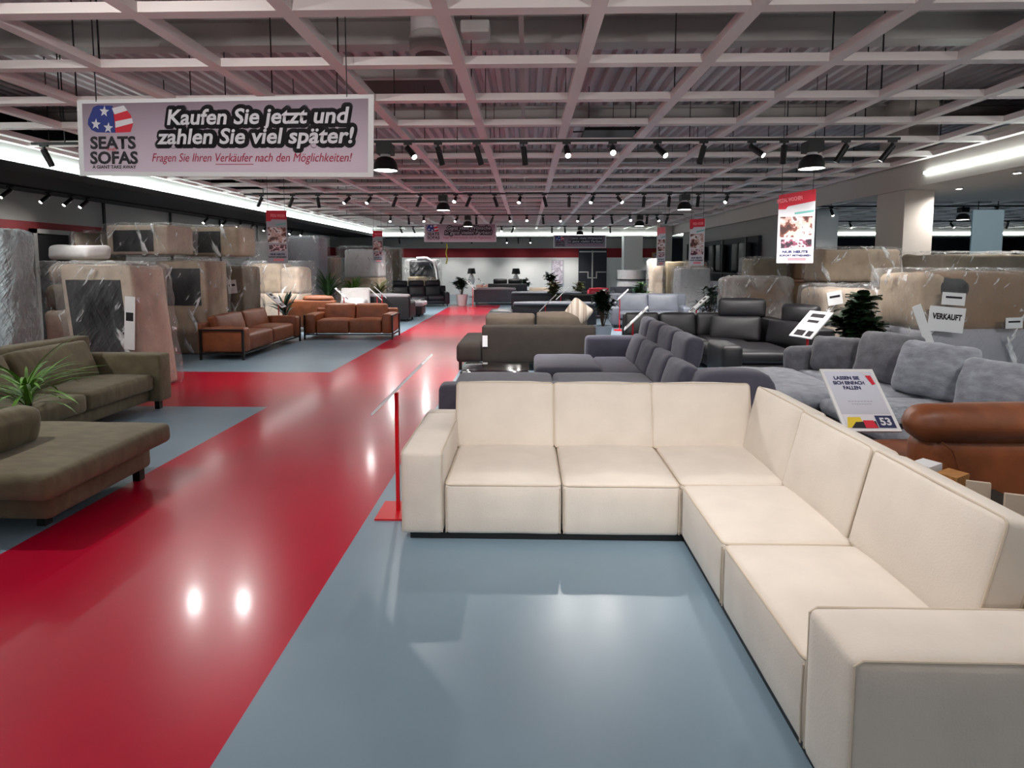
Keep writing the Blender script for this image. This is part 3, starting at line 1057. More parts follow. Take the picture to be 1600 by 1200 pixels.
def gradient(name, c0, c1, z0, z1):
    m = bpy.data.materials.new(name)
    m.use_nodes = True
    nt = m.node_tree
    b = nt.nodes['Principled BSDF']
    b.inputs['Roughness'].default_value = 0.5
    tc = nt.nodes.new('ShaderNodeTexCoord')
    sp = nt.nodes.new('ShaderNodeSeparateXYZ')
    nt.links.new(tc.outputs['Object'], sp.inputs[0])
    mr = nt.nodes.new('ShaderNodeMapRange')
    mr.inputs['From Min'].default_value = z0
    mr.inputs['From Max'].default_value = z1
    nt.links.new(sp.outputs['Z'], mr.inputs['Value'])
    cr = nt.nodes.new('ShaderNodeValToRGB')
    cr.color_ramp.elements[0].color = c0
    cr.color_ramp.elements[1].color = c1
    nt.links.new(mr.outputs['Result'], cr.inputs['Fac'])
    nt.links.new(cr.outputs['Color'], b.inputs['Base Color'])
    return m


GRAD = gradient('printed_pink_grey_backdrop', rgb(214, 196, 212), rgb(120, 98, 112), 0.08, 0.84)


def star(cx, cy, r):
    return [(cx + (r if k % 2 == 0 else r * 0.42) * math.sin(PI * k / 5 + 0.1), cy + (r if k % 2 == 0 else r * 0.42) * math.cos(PI * k / 5 + 0.1)) for k in range(10)]


def banner(label, A, B, z0, z1, drop, line1, line2, line3, grad=None, detail=True):
    """A, B = plan positions of the lower left and lower right corner"""
    A = Vector((A[0], A[1], z0))
    B = Vector((B[0], B[1], z0 - drop))
    W = (B - A).length
    H = z1 - z0
    nrm = (B - A).cross(Vector((0, 0, 1)))
    Mx = frame_mx(A, B - A, nrm.cross(B - A))
    mid = (A + B) / 2
    t = Thing('hanging_banner', label, 'banner', mid, group='long banners hanging from the lattice')
    off = t.off
    s = W / 468.0            # metres per unit of the layout
    k = H / 122.0

    def P(u, v):
        return ((u - 117) * s, (277 - v) * k)

    sheet = t.part('sheet', MB().prism([(0, 0), (W, 0), (W, H), (0, H)], Mx, 0.008), M['board_white'], smooth=False)
    t.sub('backdrop', MB().poly([P(126, 270), P(577, 270), P(577, 161), P(126, 161)], Mx @ Matrix.Translation((0, 0, 0.002))), grad or GRAD, sheet, smooth=False)
    M4 = Mx @ Matrix.Translation((0, 0, 0.004))
    M5 = Mx @ Matrix.Translation((0, 0, 0.005))
    M6 = Mx @ Matrix.Translation((0, 0, 0.006))
    M7 = Mx @ Matrix.Translation((0, 0, 0.007))
    # emblem: sofa shape in stars and stripes
    lg = t.sub('emblem', MB().poly([P(*q) for q in ((141, 176), (145, 167), (153, 164), (178, 165), (180, 172), (182, 208), (150, 207), (141, 203), (135, 194), (136, 186))], M4), M['print_blue'], sheet, smooth=False)
    b = MB()
    for (cx, cy, r) in ((164, 174, 8.5), (149, 194, 8.5), (170, 200, 8.5)):
        c = P(cx, cy)
        b.poly(star(c[0], c[1], r * s), M5)
    t.sub('emblem', b, M['print_white'], sheet, smooth=False)
    b = MB().poly([P(*q) for q in ((178, 168), (196, 166), (203, 174), (208, 180), (212, 193), (207, 207), (182, 208))], M4)
    t.sub('emblem', b, M['print_red'], sheet, smooth=False)
    b = MB()
    b.poly([P(*q) for q in ((177, 169), (197, 165), (203, 173), (181, 179))], M5)
    b.poly([P(*q) for q in ((182, 190), (210, 185), (212, 193), (182, 200))], M5)
    t.sub('emblem', b, M['print_white'], sheet, smooth=False)
    x, y = P(177, 233)
    fit_text('lettering', 'SEATS', M5, x, y, 77 * s, 27 * k, M['print_black'], sheet, off, offset=0.006)
    x, y = P(178, 257)
    fit_text('lettering', 'SOFAS', M5, x, y, 81 * s, 27 * k, M['print_black'], sheet, off, offset=0.006)
    x, y = P(175, 237)
    fit_text('lettering', 'AND', M6, x, y, 16 * s, 7 * k, M['print_red'], sheet, off)
    x, y = P(178, 265)
    fit_text('lettering', 'A GIANT TAKE AWAY', M5, x, y, 74 * s, 7.5 * k, M['print_black'], sheet, off, offset=0.001)
    for (ln, uc, v, wd) in ((line1, 409, 196, 282), (line2, 404, 226, 306)):
        x, y = P(uc, v)
        fit_text('lettering_outline', ln, M4, x, y, wd * s, 33 * k, M['print_black'], sheet, off, shear=0.15, offset=0.012, halo=5.0 * s)
        fit_text('lettering', ln, M7, x, y, wd * s, 33 * k, M['print_grey'] if not detail else M['print_white'], sheet, off, shear=0.15, offset=0.005)
    x, y = P(398, 254)
    fit_text('lettering', line3, M5, x, y, 312 * s, 19 * k, M['print_crimson'], sheet, off, shear=0.25)
    if detail:
        b = MB().poly([P(345, 258.6), P(405, 258.6), P(405, 257.6), P(345, 257.6)], M5)
        t.sub('underline', b, M['print_crimson'], sheet, smooth=False)
    d = (B - A) / W
    for q in (0.25, W - 0.25):
        p = A + d * q
        t.part('hanger', MB().bb(p.x - 0.004, p.x + 0.004, p.y - 0.004, p.y + 0.004, p.z + H - 0.02, 5.21), M['black'], smooth=False)
    return t


banner('large white banner with stars and stripes emblem hanging at upper left', (-4.66, 5.78), (-1.46, 5.36), 2.72, 3.49, 0.09,
       'Kaufen Sie jetzt und', 'zahlen Sie viel sp\u00e4ter!', 'Fragen Sie Ihren Verk\u00e4ufer nach den M\u00f6glichkeiten!')
banner('pale banner with emblem hanging far back over the aisle', (-4.26, 23.3), (-1.24, 23.3), 2.73, 3.5, 0,
       'Ganz viele W\u00fcnsche', 'in ganz vielen Farben!', 'Fragen Sie Ihren Verk\u00e4ufer nach den M\u00f6glichkeiten!', detail=False)
GRAD2 = gradient('painted_shade_backdrop', rgb(150, 140, 156), rgb(96, 82, 98), 0.08, 0.7)  # backdrop colours darkened to imitate a banner seen against the light
banner('backlit banner with painted shade hanging above the dark double door', (1.45, 29.9), (4.25, 29.9), 2.68, 3.36, 0,
       'Ganz viele W\u00fcnsche', 'in ganz vielen Farben!', 'Fragen Sie Ihren Verk\u00e4ufer nach den M\u00f6glichkeiten!', grad=GRAD2, detail=False)


# ------------------------------------------------------------------ hanging posters
PIC1 = picture('printed_sofa_photo', [rgb(60, 34, 32), rgb(104, 60, 52), rgb(196, 160, 152), rgb(226, 220, 222), rgb(120, 84, 80)], 5)
PIC2 = picture('printed_small_photo', [rgb(44, 36, 44), rgb(120, 64, 84), rgb(226, 196, 200), rgb(96, 60, 70)], 9)


def poster(label, c, face, w, h, z0, cols=('print_red', 'print_white'), dark=False, tilt=0.0):
    """c = plan centre, face = direction of the front normal about Z (0 looks at the camera)"""
    rt = Vector((math.cos(R(face)), math.sin(R(face)), 0))
    A = Vector((c[0], c[1], z0)) - rt * (w / 2)
    Mx = frame_mx(A, rt, (0, 0, 1))
    t = Thing('hanging_poster', label, 'poster', (c[0], c[1], z0), group='tall posters hanging from the lattice')
    off = t.off
    tp = tilt * w
    sh = t.part('sheet', MB().prism([(0, 0), (w, 0), (w, h + tp), (0, h)], Mx, 0.006), M['print_white'] if not dark else M['print_grey'], smooth=False)
    M4 = Mx @ Matrix.Translation((0, 0, 0.003))
    M5 = Mx @ Matrix.Translation((0, 0, 0.005))
    t.sub('header', MB().poly([(0, h * 0.79), (w * 0.2, h * 0.79), (w * 0.26, h * 0.83), (w, h * 0.83 + tp), (w, h + tp), (0, h)], M4), M[cols[0]], sh, smooth=False)
    MT = M5 @ Matrix.Rotation(math.atan(tilt), 4, 'Z')
    fit_text('lettering', 'SPEZIAL WOCHEN', MT, w * 0.56, h * 0.875, w * 0.7, h * 0.075, M['print_pink'], sh, off, offset=0.004)
    t.sub('strip', MB().poly([(w * 0.45, h * 0.71), (w * 0.97, h * 0.74), (w * 0.97, h * 0.77), (w * 0.45, h * 0.74)], M4), M['print_teal'], sh, smooth=False)
    t.sub('photo', MB().poly([(w * 0.06, h * 0.38), (w * 0.94, h * 0.38), (w * 0.94, h * 0.68), (w * 0.06, h * 0.68)], M4), PIC1, sh, smooth=False)
    t.sub('photo', MB().poly([(w * 0.1, h * 0.22), (w * 0.94, h * 0.24), (w * 0.94, h * 0.35), (w * 0.1, h * 0.35)], M4), PIC2, sh, smooth=False)
    fit_text('lettering', 'NUR HEUTE', M4, w * 0.5, h * 0.15, w * 0.7, h * 0.05, M['print_navy'], sh, off, offset=0.003)
    fit_text('lettering', 'SOFORT MITNEHMEN', M4, w * 0.5, h * 0.1, w * 0.86, h * 0.04, M['print_navy'] if not dark else M['print_black'], sh, off, offset=0.002)
    t.sub('strip', MB().poly([(w * 0.3, h * 0.04), (w * 0.8, h * 0.04), (w * 0.8, h * 0.08), (w * 0.3, h * 0.08)], M4), M['print_pink'], sh, smooth=False)
    for q in (0.04, w - 0.04):
        p = A + rt * q
        t.part('hanger', MB().bb(p.x - 0.003, p.x + 0.003, p.y - 0.003, p.y + 0.003, z0 + h, 5.21), M['black'], smooth=False)
    return t


poster('tall poster with red header hanging right, before the grey column', (4.27, 9.0), -22, 0.52, 1.08, 1.82, tilt=0.14)
poster('tall poster with red header hanging over the left wrapped stacks', (-5.48, 12.2), 18, 0.42, 1.15, 1.83, dark=True)
poster('narrow bright poster hanging left of the black display racks', (4.2, 13.9), -40, 0.38, 1.14, 1.77)
poster('narrow poster hanging beside the far beige column', (4.55, 19.0), -55, 0.36, 1.3, 1.75, cols=('print_pink', 'print_white'))
poster('tall poster hanging far back on the left beside wrapped sofas', (-5.55, 20.8), 15, 0.36, 1.2, 1.85, dark=True)


# ------------------------------------------------------------------ price board stands
def board_stand_proto():
    t = Thing('sign_stand', 'x', 'sign', (0, 0, 0), local=True)
    t.part('base_plate', MB().box((0, 0.0, 0.006), (0.3, 0.27, 0.012)), M['pole_red'], smooth=False)
    t.part('pole', MB().bb(-0.012, 0.012, -0.012, 0.012, 0.012, 0.88), M['pole_red'], smooth=False)
    rot = rotx(-45)
    c = Vector((0, 0.05, 0.95))
    b = t.part('board', MB().box(c, (0.42, 0.5, 0.016), rotx(45)), M['board_white'], smooth=False)
    Mx = Matrix.Translation(c) @ rotx(45).to_4x4()
    t.sub('sheet', MB().poly([(-0.19, -0.23), (0.19, -0.23), (0.19, 0.23), (-0.19, 0.23)], Mx @ Matrix.Translation((0, 0, 0.0095))), M['paper'], b, smooth=False)
    bb = MB()
    for (x0, x1, y0, y1) in ((-0.12, 0.12, 0.13, 0.2), (-0.1, 0.1, 0.03, 0.08), (-0.15, 0.02, -0.22, -0.12), (0.06, 0.16, -0.22, -0.12)):
        bb.poly([(x0, y0), (x1, y0), (x1, y1), (x0, y1)], Mx @ Matrix.Translation((0, 0, 0.0105)))
    t.sub('print', bb, M['print_black'], b, smooth=False)
    return t.o


BS = board_stand_proto()
STANDS = [
    (-0.93, 3.92, -90, 'red sign stand with edge-on white board at the aisle beside the cream sofa'),
    (1.7, 8.86, -102, 'white tilted price board behind the slate headrests'),
    (3.62, 11.9, -98, 'white tilted price board behind the charcoal corner sofa'),
    (2.55, 15.2, -98, 'white tilted price board left of the steel grey sofa'),
    (0.43, 12.3, -95, 'white tilted price board behind the striped pillow'),
    (1.02, 16.4, -97, 'white tilted price board beside the round dark bush, far back'),
    (3.98, 7.92, -74, 'price board with black print between the charcoal sofa and dark plant'),
    (-5.95, 13.2, 101, 'price board behind the left cognac leather sofa'),
    (-4.3, 15.95, 107, 'white tilted price board before the pale-topped ottoman'),
    (-4.42, 16.95, 107, 'white tilted price board before the pale-topped sofa back'),
    (-2.2, 22.9, 80, 'white tilted price board by the planter at the aisle end'),
    (-2.15, 27.2, 80, 'white tilted price board before the far black sofa'),
    (-5.2, 15.75, 104, 'white tilted price board leaning over the white cushions'),
]
for i, (x, y, rz, lab) in enumerate(STANDS):
    o = BS if i == 0 else dup(BS)
    o.location = (x, y, 0)
    o.rotation_euler = (0, 0, R(rz))
    o['label'] = lab
    o['group'] = 'tilted price board stands'

# the big board with writing in front of the ash grey sofa
t = Thing('sign_stand', 'white framed board with blue writing and number 53 behind the cream sofa', 'sign', (2.72, 4.62, 0), group='tilted price board stands')
t.part('base_plate', MB().box((2.72, 4.62, 0.006), (0.3, 0.27, 0.012)), M['pole_red'], smooth=False)
t.part('pole', MB().bb(2.708, 2.732, 4.608, 4.632, 0.012, 0.72), M['pole_red'], smooth=False)
c = Vector((2.72, 4.55, 0.7))
rot = rotx(45)
bo = t.part('board', MB().box(c, (0.44, 0.585, 0.016), rot), M['board_white'], smooth=False)
Mx = Matrix.Translation(c) @ rot.to_4x4()
ML = [Mx @ Matrix.Translation((0, 0, 0.009 + 0.0012 * i)) for i in range(5)]
SH = gradient('printed_grey_sheet', rgb(176, 176, 182), rgb(214, 216, 232), -0.1 + 0.55, 0.2 + 0.7)
t.sub('sheet', MB().poly([(-0.195, -0.27), (0.195, -0.27), (0.195, 0.265), (-0.195, 0.265)], ML[0]), SH, bo, smooth=False)
for (ln, y, wd) in (('LASSEN SIE', 0.185, 0.21), ('SICH EINFACH', 0.137, 0.255), ('FALLEN', 0.089, 0.14)):
    fit_text('lettering', ln, ML[1], -0.02 if y < 0.1 else -0.03, y, wd, 0.045, M['print_navy'], bo, t.off, offset=0.002)
t.sub('ribbon', MB().poly([(0.1, 0.262), (0.13, 0.262), (0.2, 0.2), (0.2, 0.17)], ML[1]), M['print_white'], bo, smooth=False)
t.sub('ribbon', MB().poly([(0.13, 0.225), (0.175, 0.225), (0.185, 0.14), (0.155, 0.13)], ML[2]), M['print_red'], bo, smooth=False)
for (y, wd) in ((-0.03, 0.2), (-0.055, 0.16)):
    b = MB()
    for q in range(8):
        x0 = -wd / 2 + q * wd / 8
        b.poly([(x0, y), (x0 + wd / 8 * 0.75, y), (x0 + wd / 8 * 0.75, y + 0.01), (x0, y + 0.01)], ML[1])
    t.sub('fine_print', b, M['print_grey'], bo, smooth=False)
t.sub('footer', MB().poly([(-0.195, -0.27), (0.195, -0.27), (0.195, -0.145), (-0.195, -0.145)], ML[1]), M['print_white'], bo, smooth=False)
t.sub('footer', MB().poly([(-0.19, -0.265), (-0.05, -0.265), (-0.06, -0.17), (-0.16, -0.17)], ML[2]), M['print_yellow'], bo, smooth=False)
t.sub('footer', MB().poly([(-0.16, -0.268), (0.05, -0.268), (0.05, -0.205), (-0.11, -0.215)], ML[3]), M['print_black'], bo, smooth=False)
t.sub('footer', MB().poly([(-0.05, -0.268), (0.045, -0.268), (0.03, -0.2), (-0.05, -0.2)], ML[4]), M['print_red'], bo, smooth=False)
t.sub('footer', MB().poly([(0.055, -0.265), (0.19, -0.265), (0.19, -0.155), (0.055, -0.155)], ML[2]), M['print_navy'], bo, smooth=False)
fit_text('lettering', '53', ML[3], 0.122, -0.24, 0.085, 0.09, M['print_white'], bo, t.off, offset=0.003)

# posters on the back wall
t = Thing('wall_poster', 'pale framed picture on the white back wall left of the double door', 'picture', (1.85, 32.97, 0.6))
t.part('frame', MB().bb(1.5, 2.2, 32.95, 33.0, 0.55, 2.05), M['print_grey'], smooth=False)
t.part('print', MB().bb(1.54, 2.16, 32.93, 32.95, 0.6, 2.0), picture('printed_pale_picture', [rgb(200, 190, 204), rgb(214, 206, 214), rgb(180, 168, 182), rgb(226, 222, 228)], 2.5), smooth=False)
for i, xx in enumerate((7.55, 8.0)):
    t = Thing('wall_picture', ['small framed picture at the back right, nearer the beige column', 'small framed picture at the back right, farther from the beige column'][i], 'picture', (xx, 32.97, 1.9))
    t.part('frame', MB().bb(xx - 0.18, xx + 0.18, 32.95, 33.0, 1.85, 2.5), M['wood'], smooth=False)
    t.part('print', MB().bb(xx - 0.12, xx + 0.12, 32.93, 32.95, 1.92, 2.43), PIC2, smooth=False)
# pale blue hanging panel in the right room
t = Thing('blank_sign', 'pale blue blank sign hanging in the room on the right', 'sign', (12.05, 15.0, 2.0))
t.part('board', MB().bb(11.66, 12.46, 14.98, 15.02, 2.0, 3.22), M['panel_blue'], smooth=False)
t.part('hanger', MB().bb(11.8, 11.81, 14.99, 15.01, 3.22, 5.21), M['black'], smooth=False)
t.part('hanger', MB().bb(12.3, 12.31, 14.99, 15.01, 3.22, 5.21), M['black'], smooth=False)

# ------------------------------------------------------------------ furniture
def plump(t, name, x0, x1, y0, y1, z0, z1, m, r=0.04, crown=0.03, bulge=(0.01, 0.01, 0), n=(6, 6, 3), wr=0.004, seed=0, **k):
    return t.part(name, MB().rb(x0, x1, y0, y1, z0, z1, r=r, crown=crown, bulge=bulge, n=n, wr=wr, ws=4, seed=seed), m, **k)


def leaning(t, name, c, w, h, d, tilt, face, m, seed=0, crown=0.04, wr=0.008, pinch=0.0, r=0.05, roll=0.0, ws=5, n=(9, 4, 7)):
    """cushion whose bottom centre of the front is at c"""
    rot = rotz(face) @ rotx(-tilt) @ roty(roll)
    cc = Vector(c) + rot @ Vector((0, d / 2, h / 2))
    b = MB().rbox((0, 0, 0), (w, d, h), r=r, n=n, bulge=(0.004, crown, 0.015), wr=wr, ws=ws, seed=seed, pinch=pinch)
    return t.part(name, MB().add(b.v, b.f, rot, cc), m)


def legs(t, pts, h, m, r=0.025):
    for (x, y) in pts:
        t.part('leg', MB().bb(x - r, x + r, y - r, y + r, 0, h), m, smooth=False)


# olive corner sofa at the left edge
t = Thing('corner_sofa', 'olive grey corner sofa with a broad chaise at the left edge', 'sofa', (-4.9, 5.0, 0))
plump(t, 'base', -5.6, -4.66, 4.7, 6.85, 0.1, 0.26, M['olive'], crown=0)
plump(t, 'seat', -5.35, -4.58, 4.72, 5.62, 0.26, 0.45, M['olive'], crown=0.03, seed=1)
plump(t, 'seat', -5.35, -4.58, 5.63, 6.66, 0.26, 0.45, M['olive'], crown=0.03, seed=2)
plump(t, 'armrest', -5.6, -4.52, 6.67, 6.9, 0.1, 0.69, M['olive'], crown=0.005, r=0.03)
plump(t, 'backrest', -5.78, -5.54, 3.4, 6.9, 0.1, 0.9, M['olive'], crown=0.01, n=(3, 12, 5), wr=0.006)
leaning(t, 'back_cushion', (-5.18, 6.08, 0.46), 1.05, 0.47, 0.2, 22, -90 + 180 * 0 + 180, M['olive'], seed=3)
leaning(t, 'back_cushion', (-5.18, 5.02, 0.46), 1.02, 0.47, 0.2, 22, 90, M['olive'], seed=4)
# chaise
plump(t, 'chaise_base', -5.5, -3.16, 3.5, 4.52, 0.1, 0.28, M['olive'], crown=0)
plump(t, 'chaise_seat', -5.5, -3.04, 3.36, 4.62, 0.285, 0.455, M['olive'], crown=0.02, r=0.05, n=(10, 8, 3), wr=0.006, seed=5)
legs(t, [(-3.34, 3.66), (-3.24, 4.46), (-4.6, 6.75), (-4.75, 5.0), (-5.4, 3.6), (-5.4, 6.7)], 0.11, M['black_plastic'], 0.03)
leaning(t, 'headrest', (-3.93, 3.75, 0.47), 0.7, 0.3, 0.2, 14, -90, M['olive'], seed=8, r=0.07)


def metal_sofa(label, loc, rz, W=2.1, D=0.95, group='cognac leather sofas with black frames', left_arm=True):
    """leather two-seater in a thin black metal frame; faces -Y locally"""
    t = Thing('leather_sofa', label, 'sofa', loc, rz, group, local=True)
    h = W / 2
    m = M['brown']
    aw = 0.26
    for i in (-1, 1):
        plump(t, 'seat', min(0, i * (h - aw)) + 0.004, max(0, i * (h - aw)) - 0.004, 0.06, D - 0.2, 0.14, 0.45, m, crown=0.045, seed=i)
    for i in (-1, 1):
        x0, x1 = sorted((i * (h - aw), i * h))
        plump(t, 'armrest', x0 + 0.01, x1 - 0.012, 0.02, D - 0.12, 0.14, 0.6, m, crown=0.02, r=0.04, seed=i + 4)
    for i in (-1, 1):
        leaning(t, 'back_cushion', (i * (h - aw) / 2, D - 0.34, 0.42), h - aw - 0.01, 0.42, 0.18, 14, 0, m, seed=i + 9, crown=0.03)
    plump(t, 'backrest', -h + 0.03, h - 0.03, D - 0.14, D - 0.02, 0.14, 0.7, m, crown=0.0)
    b = 0.018
    for i in (-1, 1):
        x = i * (h + 0.004)
        for y in (0.04, D - 0.1):
            t.part('leg', MB().bb(x - b, x + b, y - b, y + b, 0, 0.585), M['black'], smooth=False)
        t.part('frame_bar', MB().bb(x - b, x + b, 0.04, D - 0.1, 0.555, 0.585), M['black'], smooth=False)
        t.part('frame_bar', MB().bb(x - b, x + b, 0.04, D - 0.1, 0.105, 0.135), M['black'], smooth=False)
    t.part('frame_bar', MB().bb(-h, h, 0.03, 0.06, 0.105, 0.135), M['black'], smooth=False)
    return t


metal_sofa('cognac leather sofa seen from its side, black frame, left of the aisle', (-5.27, 11.55, 0), R(90), 2.62)
metal_sofa('cognac leather two-seater facing the camera beside the aisle', (-4.26, 13.15, 0), R(1.5), 2.1)
t = Thing('leather_sofa', 'cognac leather sofa behind the other two, only its back showing', 'sofa', (-5.8, 15.0, 0), group='cognac leather sofas with black frames')
plump(t, 'seat', -6.45, -5.15, 14.85, 15.4, 0.15, 0.45, M['brown'])
plump(t, 'backrest', -6.5, -5.1, 14.6, 14.85, 0.12, 0.84, M['brown'], crown=0.02)
plump(t, 'headrest', -5.95, -5.15, 14.62, 14.84, 0.8, 0.95, M['brown'], r=0.07)
legs(t, [(-6.4, 14.7), (-5.2, 14.7), (-6.4, 15.3), (-5.2, 15.3)], 0.14, M['black_plastic'])

# taupe sofa with its back to the camera
t = Thing('corner_sofa', 'taupe brown sofa seen from behind with a white tag', 'sofa', (0.2, 9.7, 0))
plump(t, 'base', -1.1, 1.15, 9.52, 10.6, 0.12, 0.3, M['taupe'], crown=0)
plump(t, 'backrest', -0.74, 1.17, 9.3, 9.52, 0.14, 0.765, M['taupe'], crown=0.01, r=0.03, n=(12, 3, 5))
plump(t, 'side_seat', -1.18, -0.745, 9.3, 10.9, 0.14, 0.455, M['taupe'], crown=0.03, r=0.06)
plump(t, 'seat', -0.74, 0.2, 9.7, 10.55, 0.3, 0.46, M['taupe'])
plump(t, 'seat', 0.21, 1.15, 9.7, 10.55, 0.3, 0.46, M['taupe'])
leaning(t, 'back_cushion', (-0.28, 9.93, 0.45), 0.88, 0.44, 0.22, -14, 0, M['taupe_light'], seed=2)
leaning(t, 'back_cushion', (0.64, 9.95, 0.45), 0.9, 0.47, 0.22, -14, 0, M['taupe_light'], seed=3)
legs(t, [(-1.12, 9.4), (1.1, 9.4), (-1.12, 10.8), (1.1, 10.5)], 0.15, M['black_plastic'])
t.part('tag', MB().box((-0.69, 9.29, 0.51), (0.085, 0.008, 0.19)), M['paper'], 'white hanging tag', smooth=False)
b = MB().rbox((0, 0, 0), (0.42, 0.16, 0.42), r=0.05, n=(7, 4, 7), bulge=(0, 0.05, 0), wr=0.006, pinch=0.6)
one('throw_pillow', MB().add(b.v, b.f, rotz(-20) @ roty(36), (0.93, 9.97, 0.93)), M['stripe'], 'pale striped pillow standing on the taupe sofa', 'pillow', (0.98, 9.92, 0.72))

# slate grey U-shaped sofa behind the cream one
t = Thing('corner_sofa', 'slate grey U-shaped sofa with a row of raised headrests behind the cream sofa', 'sofa', (0.6, 6.5, 0))
plump(t, 'base', -0.8, 1.72, 5.5, 6.9, 0.08, 0.28, M['slate'], crown=0)
plump(t, 'base', 0.16, 1.72, 6.9, 8.4, 0.08, 0.28, M['slate'], crown=0)
plump(t, 'seat', -0.84, 0.325, 5.5, 6.98, 0.27, 0.44, M['slate'], crown=0.035, r=0.06, n=(8, 8, 3), seed=1)
plump(t, 'seat', 0.335, 1.5, 5.5, 6.98, 0.27, 0.44, M['slate'], crown=0.035, r=0.06, n=(8, 8, 3), seed=2)
plump(t, 'seat', 0.12, 0.99, 7.12, 8.32, 0.27, 0.46, M['slate'], crown=0.02, r=0.06, n=(8, 8, 3), seed=3)
plump(t, 'seat', 1.0, 1.52, 7.0, 8.26, 0.27, 0.43, M['slate'], crown=0.02, r=0.04, n=(6, 8, 3), seed=4)
plump(t, 'backrest', 0.9, 1.75, 8.28, 8.5, 0.1, 0.72, M['slate'], crown=0.01, r=0.05, seed=5)
plump(t, 'backrest', -0.84, 1.9, 5.24, 5.5, 0.08, 0.64, M['slate'], crown=0.01, r=0.05, seed=6)
for i, (y0, y1) in enumerate(((5.52, 6.15), (6.16, 6.85), (6.86, 7.55), (7.56, 8.22))):
    leaning(t, 'back_cushion', (1.46, (y0 + y1) / 2, 0.42), y1 - y0 - 0.01, 0.4, 0.2, 18, -90, M['slate'], seed=10 + i, crown=0.035)
plump(t, 'back_frame', 1.66, 1.9, 5.3, 8.4, 0.1, 0.66, M['slate'], crown=0)
for i, (y0, y1) in enumerate(((5.86, 6.5), (6.52, 7.16), (7.18, 7.78), (7.8, 8.3))):
    leaning(t, 'headrest', (1.66, (y0 + y1) / 2, 0.7), y1 - y0 - 0.015, 0.34, 0.19, 9, -90, M['slate'], seed=20 + i, crown=0.02, r=0.06)
plump(t, 'corner_cushion', 1.62, 2.41, 5.26, 5.7, 0.1, 0.72, M['slate'], crown=0.06, r=0.12, n=(8, 6, 5), seed=30)
legs(t, [(-0.75, 5.6), (-0.75, 6.85), (0.25, 8.2), (1.7, 8.3), (2.3, 5.6)], 0.09, M['black_plastic'])
# black glass table inside it
t = Thing('coffee_table', 'low black glossy glass coffee table behind the cream sofa', 'table', (-0.42, 7.5, 0))
t.part('tabletop', MB().rb(-0.86, 0.04, 7.14, 7.9, 0.36, 0.4, r=0.012), M['glass_black'])
t.part('shelf', MB().bb(-0.8, -0.02, 7.2, 7.84, 0.12, 0.14), M['glass_black'], smooth=False)
legs(t, [(-0.82, 7.18), (0.0, 7.18), (-0.82, 7.86), (0.0, 7.86)], 0.36, M['black'], 0.025)

# ash grey sofa with loose pillows on the right
t = Thing('corner_sofa', 'ash grey chenille corner sofa with loose pillows on the right', 'sofa', (3.6, 6.0, 0))
plump(t, 'base', 2.6, 4.75, 5.86, 7.36, 0.06, 0.28, M['ash_dark'], crown=0)
plump(t, 'base', 3.1, 4.75, 4.5, 5.86, 0.06, 0.28, M['ash_dark'], crown=0)
plump(t, 'chaise_seat', 2.48, 3.5, 5.76, 7.4, 0.28, 0.44, M['ash'], crown=0.04, r=0.07, n=(10, 10, 3), wr=0.014, seed=1)
plump(t, 'seat', 3.5, 4.4, 5.74, 7.3, 0.28, 0.44, M['ash'], crown=0.03, r=0.06, n=(8, 10, 3), wr=0.012, seed=2)
plump(t, 'seat', 3.0, 4.4, 4.48, 5.73, 0.28, 0.44, M['ash'], crown=0.03, r=0.07, n=(8, 10, 3), wr=0.012, seed=3)
plump(t, 'backrest', 4.5, 4.78, 4.46, 7.4, 0.06, 0.7, M['ash_dark'], crown=0.01, wr=0.01)
plump(t, 'armrest', 3.4, 4.5, 7.2, 7.42, 0.06, 0.72, M['ash_dark'], crown=0.03, r=0.08, wr=0.012)
legs(t, [(2.7, 5.95), (2.7, 7.2), (4.6, 4.6), (4.6, 7.2), (3.2, 4.6)], 0.07, M['black_plastic'])
for i, (c, w_, h_, face, m, lab) in enumerate((
        ((3.84, 6.9, 0.48), 0.62, 0.44, -40, M['ash_dark'], 'dark grey pillow farthest back on the ash grey sofa'),
        ((3.98, 6.32, 0.48), 0.66, 0.58, -66, M['ash_dark'], 'grey pillow second from the back on the ash grey sofa'),
        ((4.0, 5.62, 0.48), 0.72, 0.56, -68, M['ash'], 'wrinkled grey pillow third from the back on the ash grey sofa'),
        ((4.06, 4.88, 0.48), 0.7, 0.5, -72, M['ash'], 'grey pillow nearest the camera on the ash grey sofa'))):
    rot = rotz(face) @ rotx(-18)
    b = MB().rbox((0, 0, 0), (w_, 0.19, h_), r=0.06, n=(12, 4, 10), bulge=(0, 0.05, 0.0), wr=0.018, ws=6, seed=i * 5.3, pinch=0.55)
    cc = Vector(c) + rot @ Vector((0, 0.06, h_ / 2))
    one('throw_pillow', MB().add(b.v, b.f, rot, cc), m, lab, 'pillow', c, 'pillows on the ash grey sofa')
b = MB().rbox((0, 0, 0), (1.0, 0.42, 0.05), r=0.024, n=(16, 8, 2), wr=0.016, ws=14, seed=4)
one('throw_blanket', MB().add(b.v, b.f, None, (3.45, 4.72, 0.525)), M['fur'], 'grey fur throw lying on the ash grey sofa seat', 'blanket', (3.6, 4.78, 0.475))

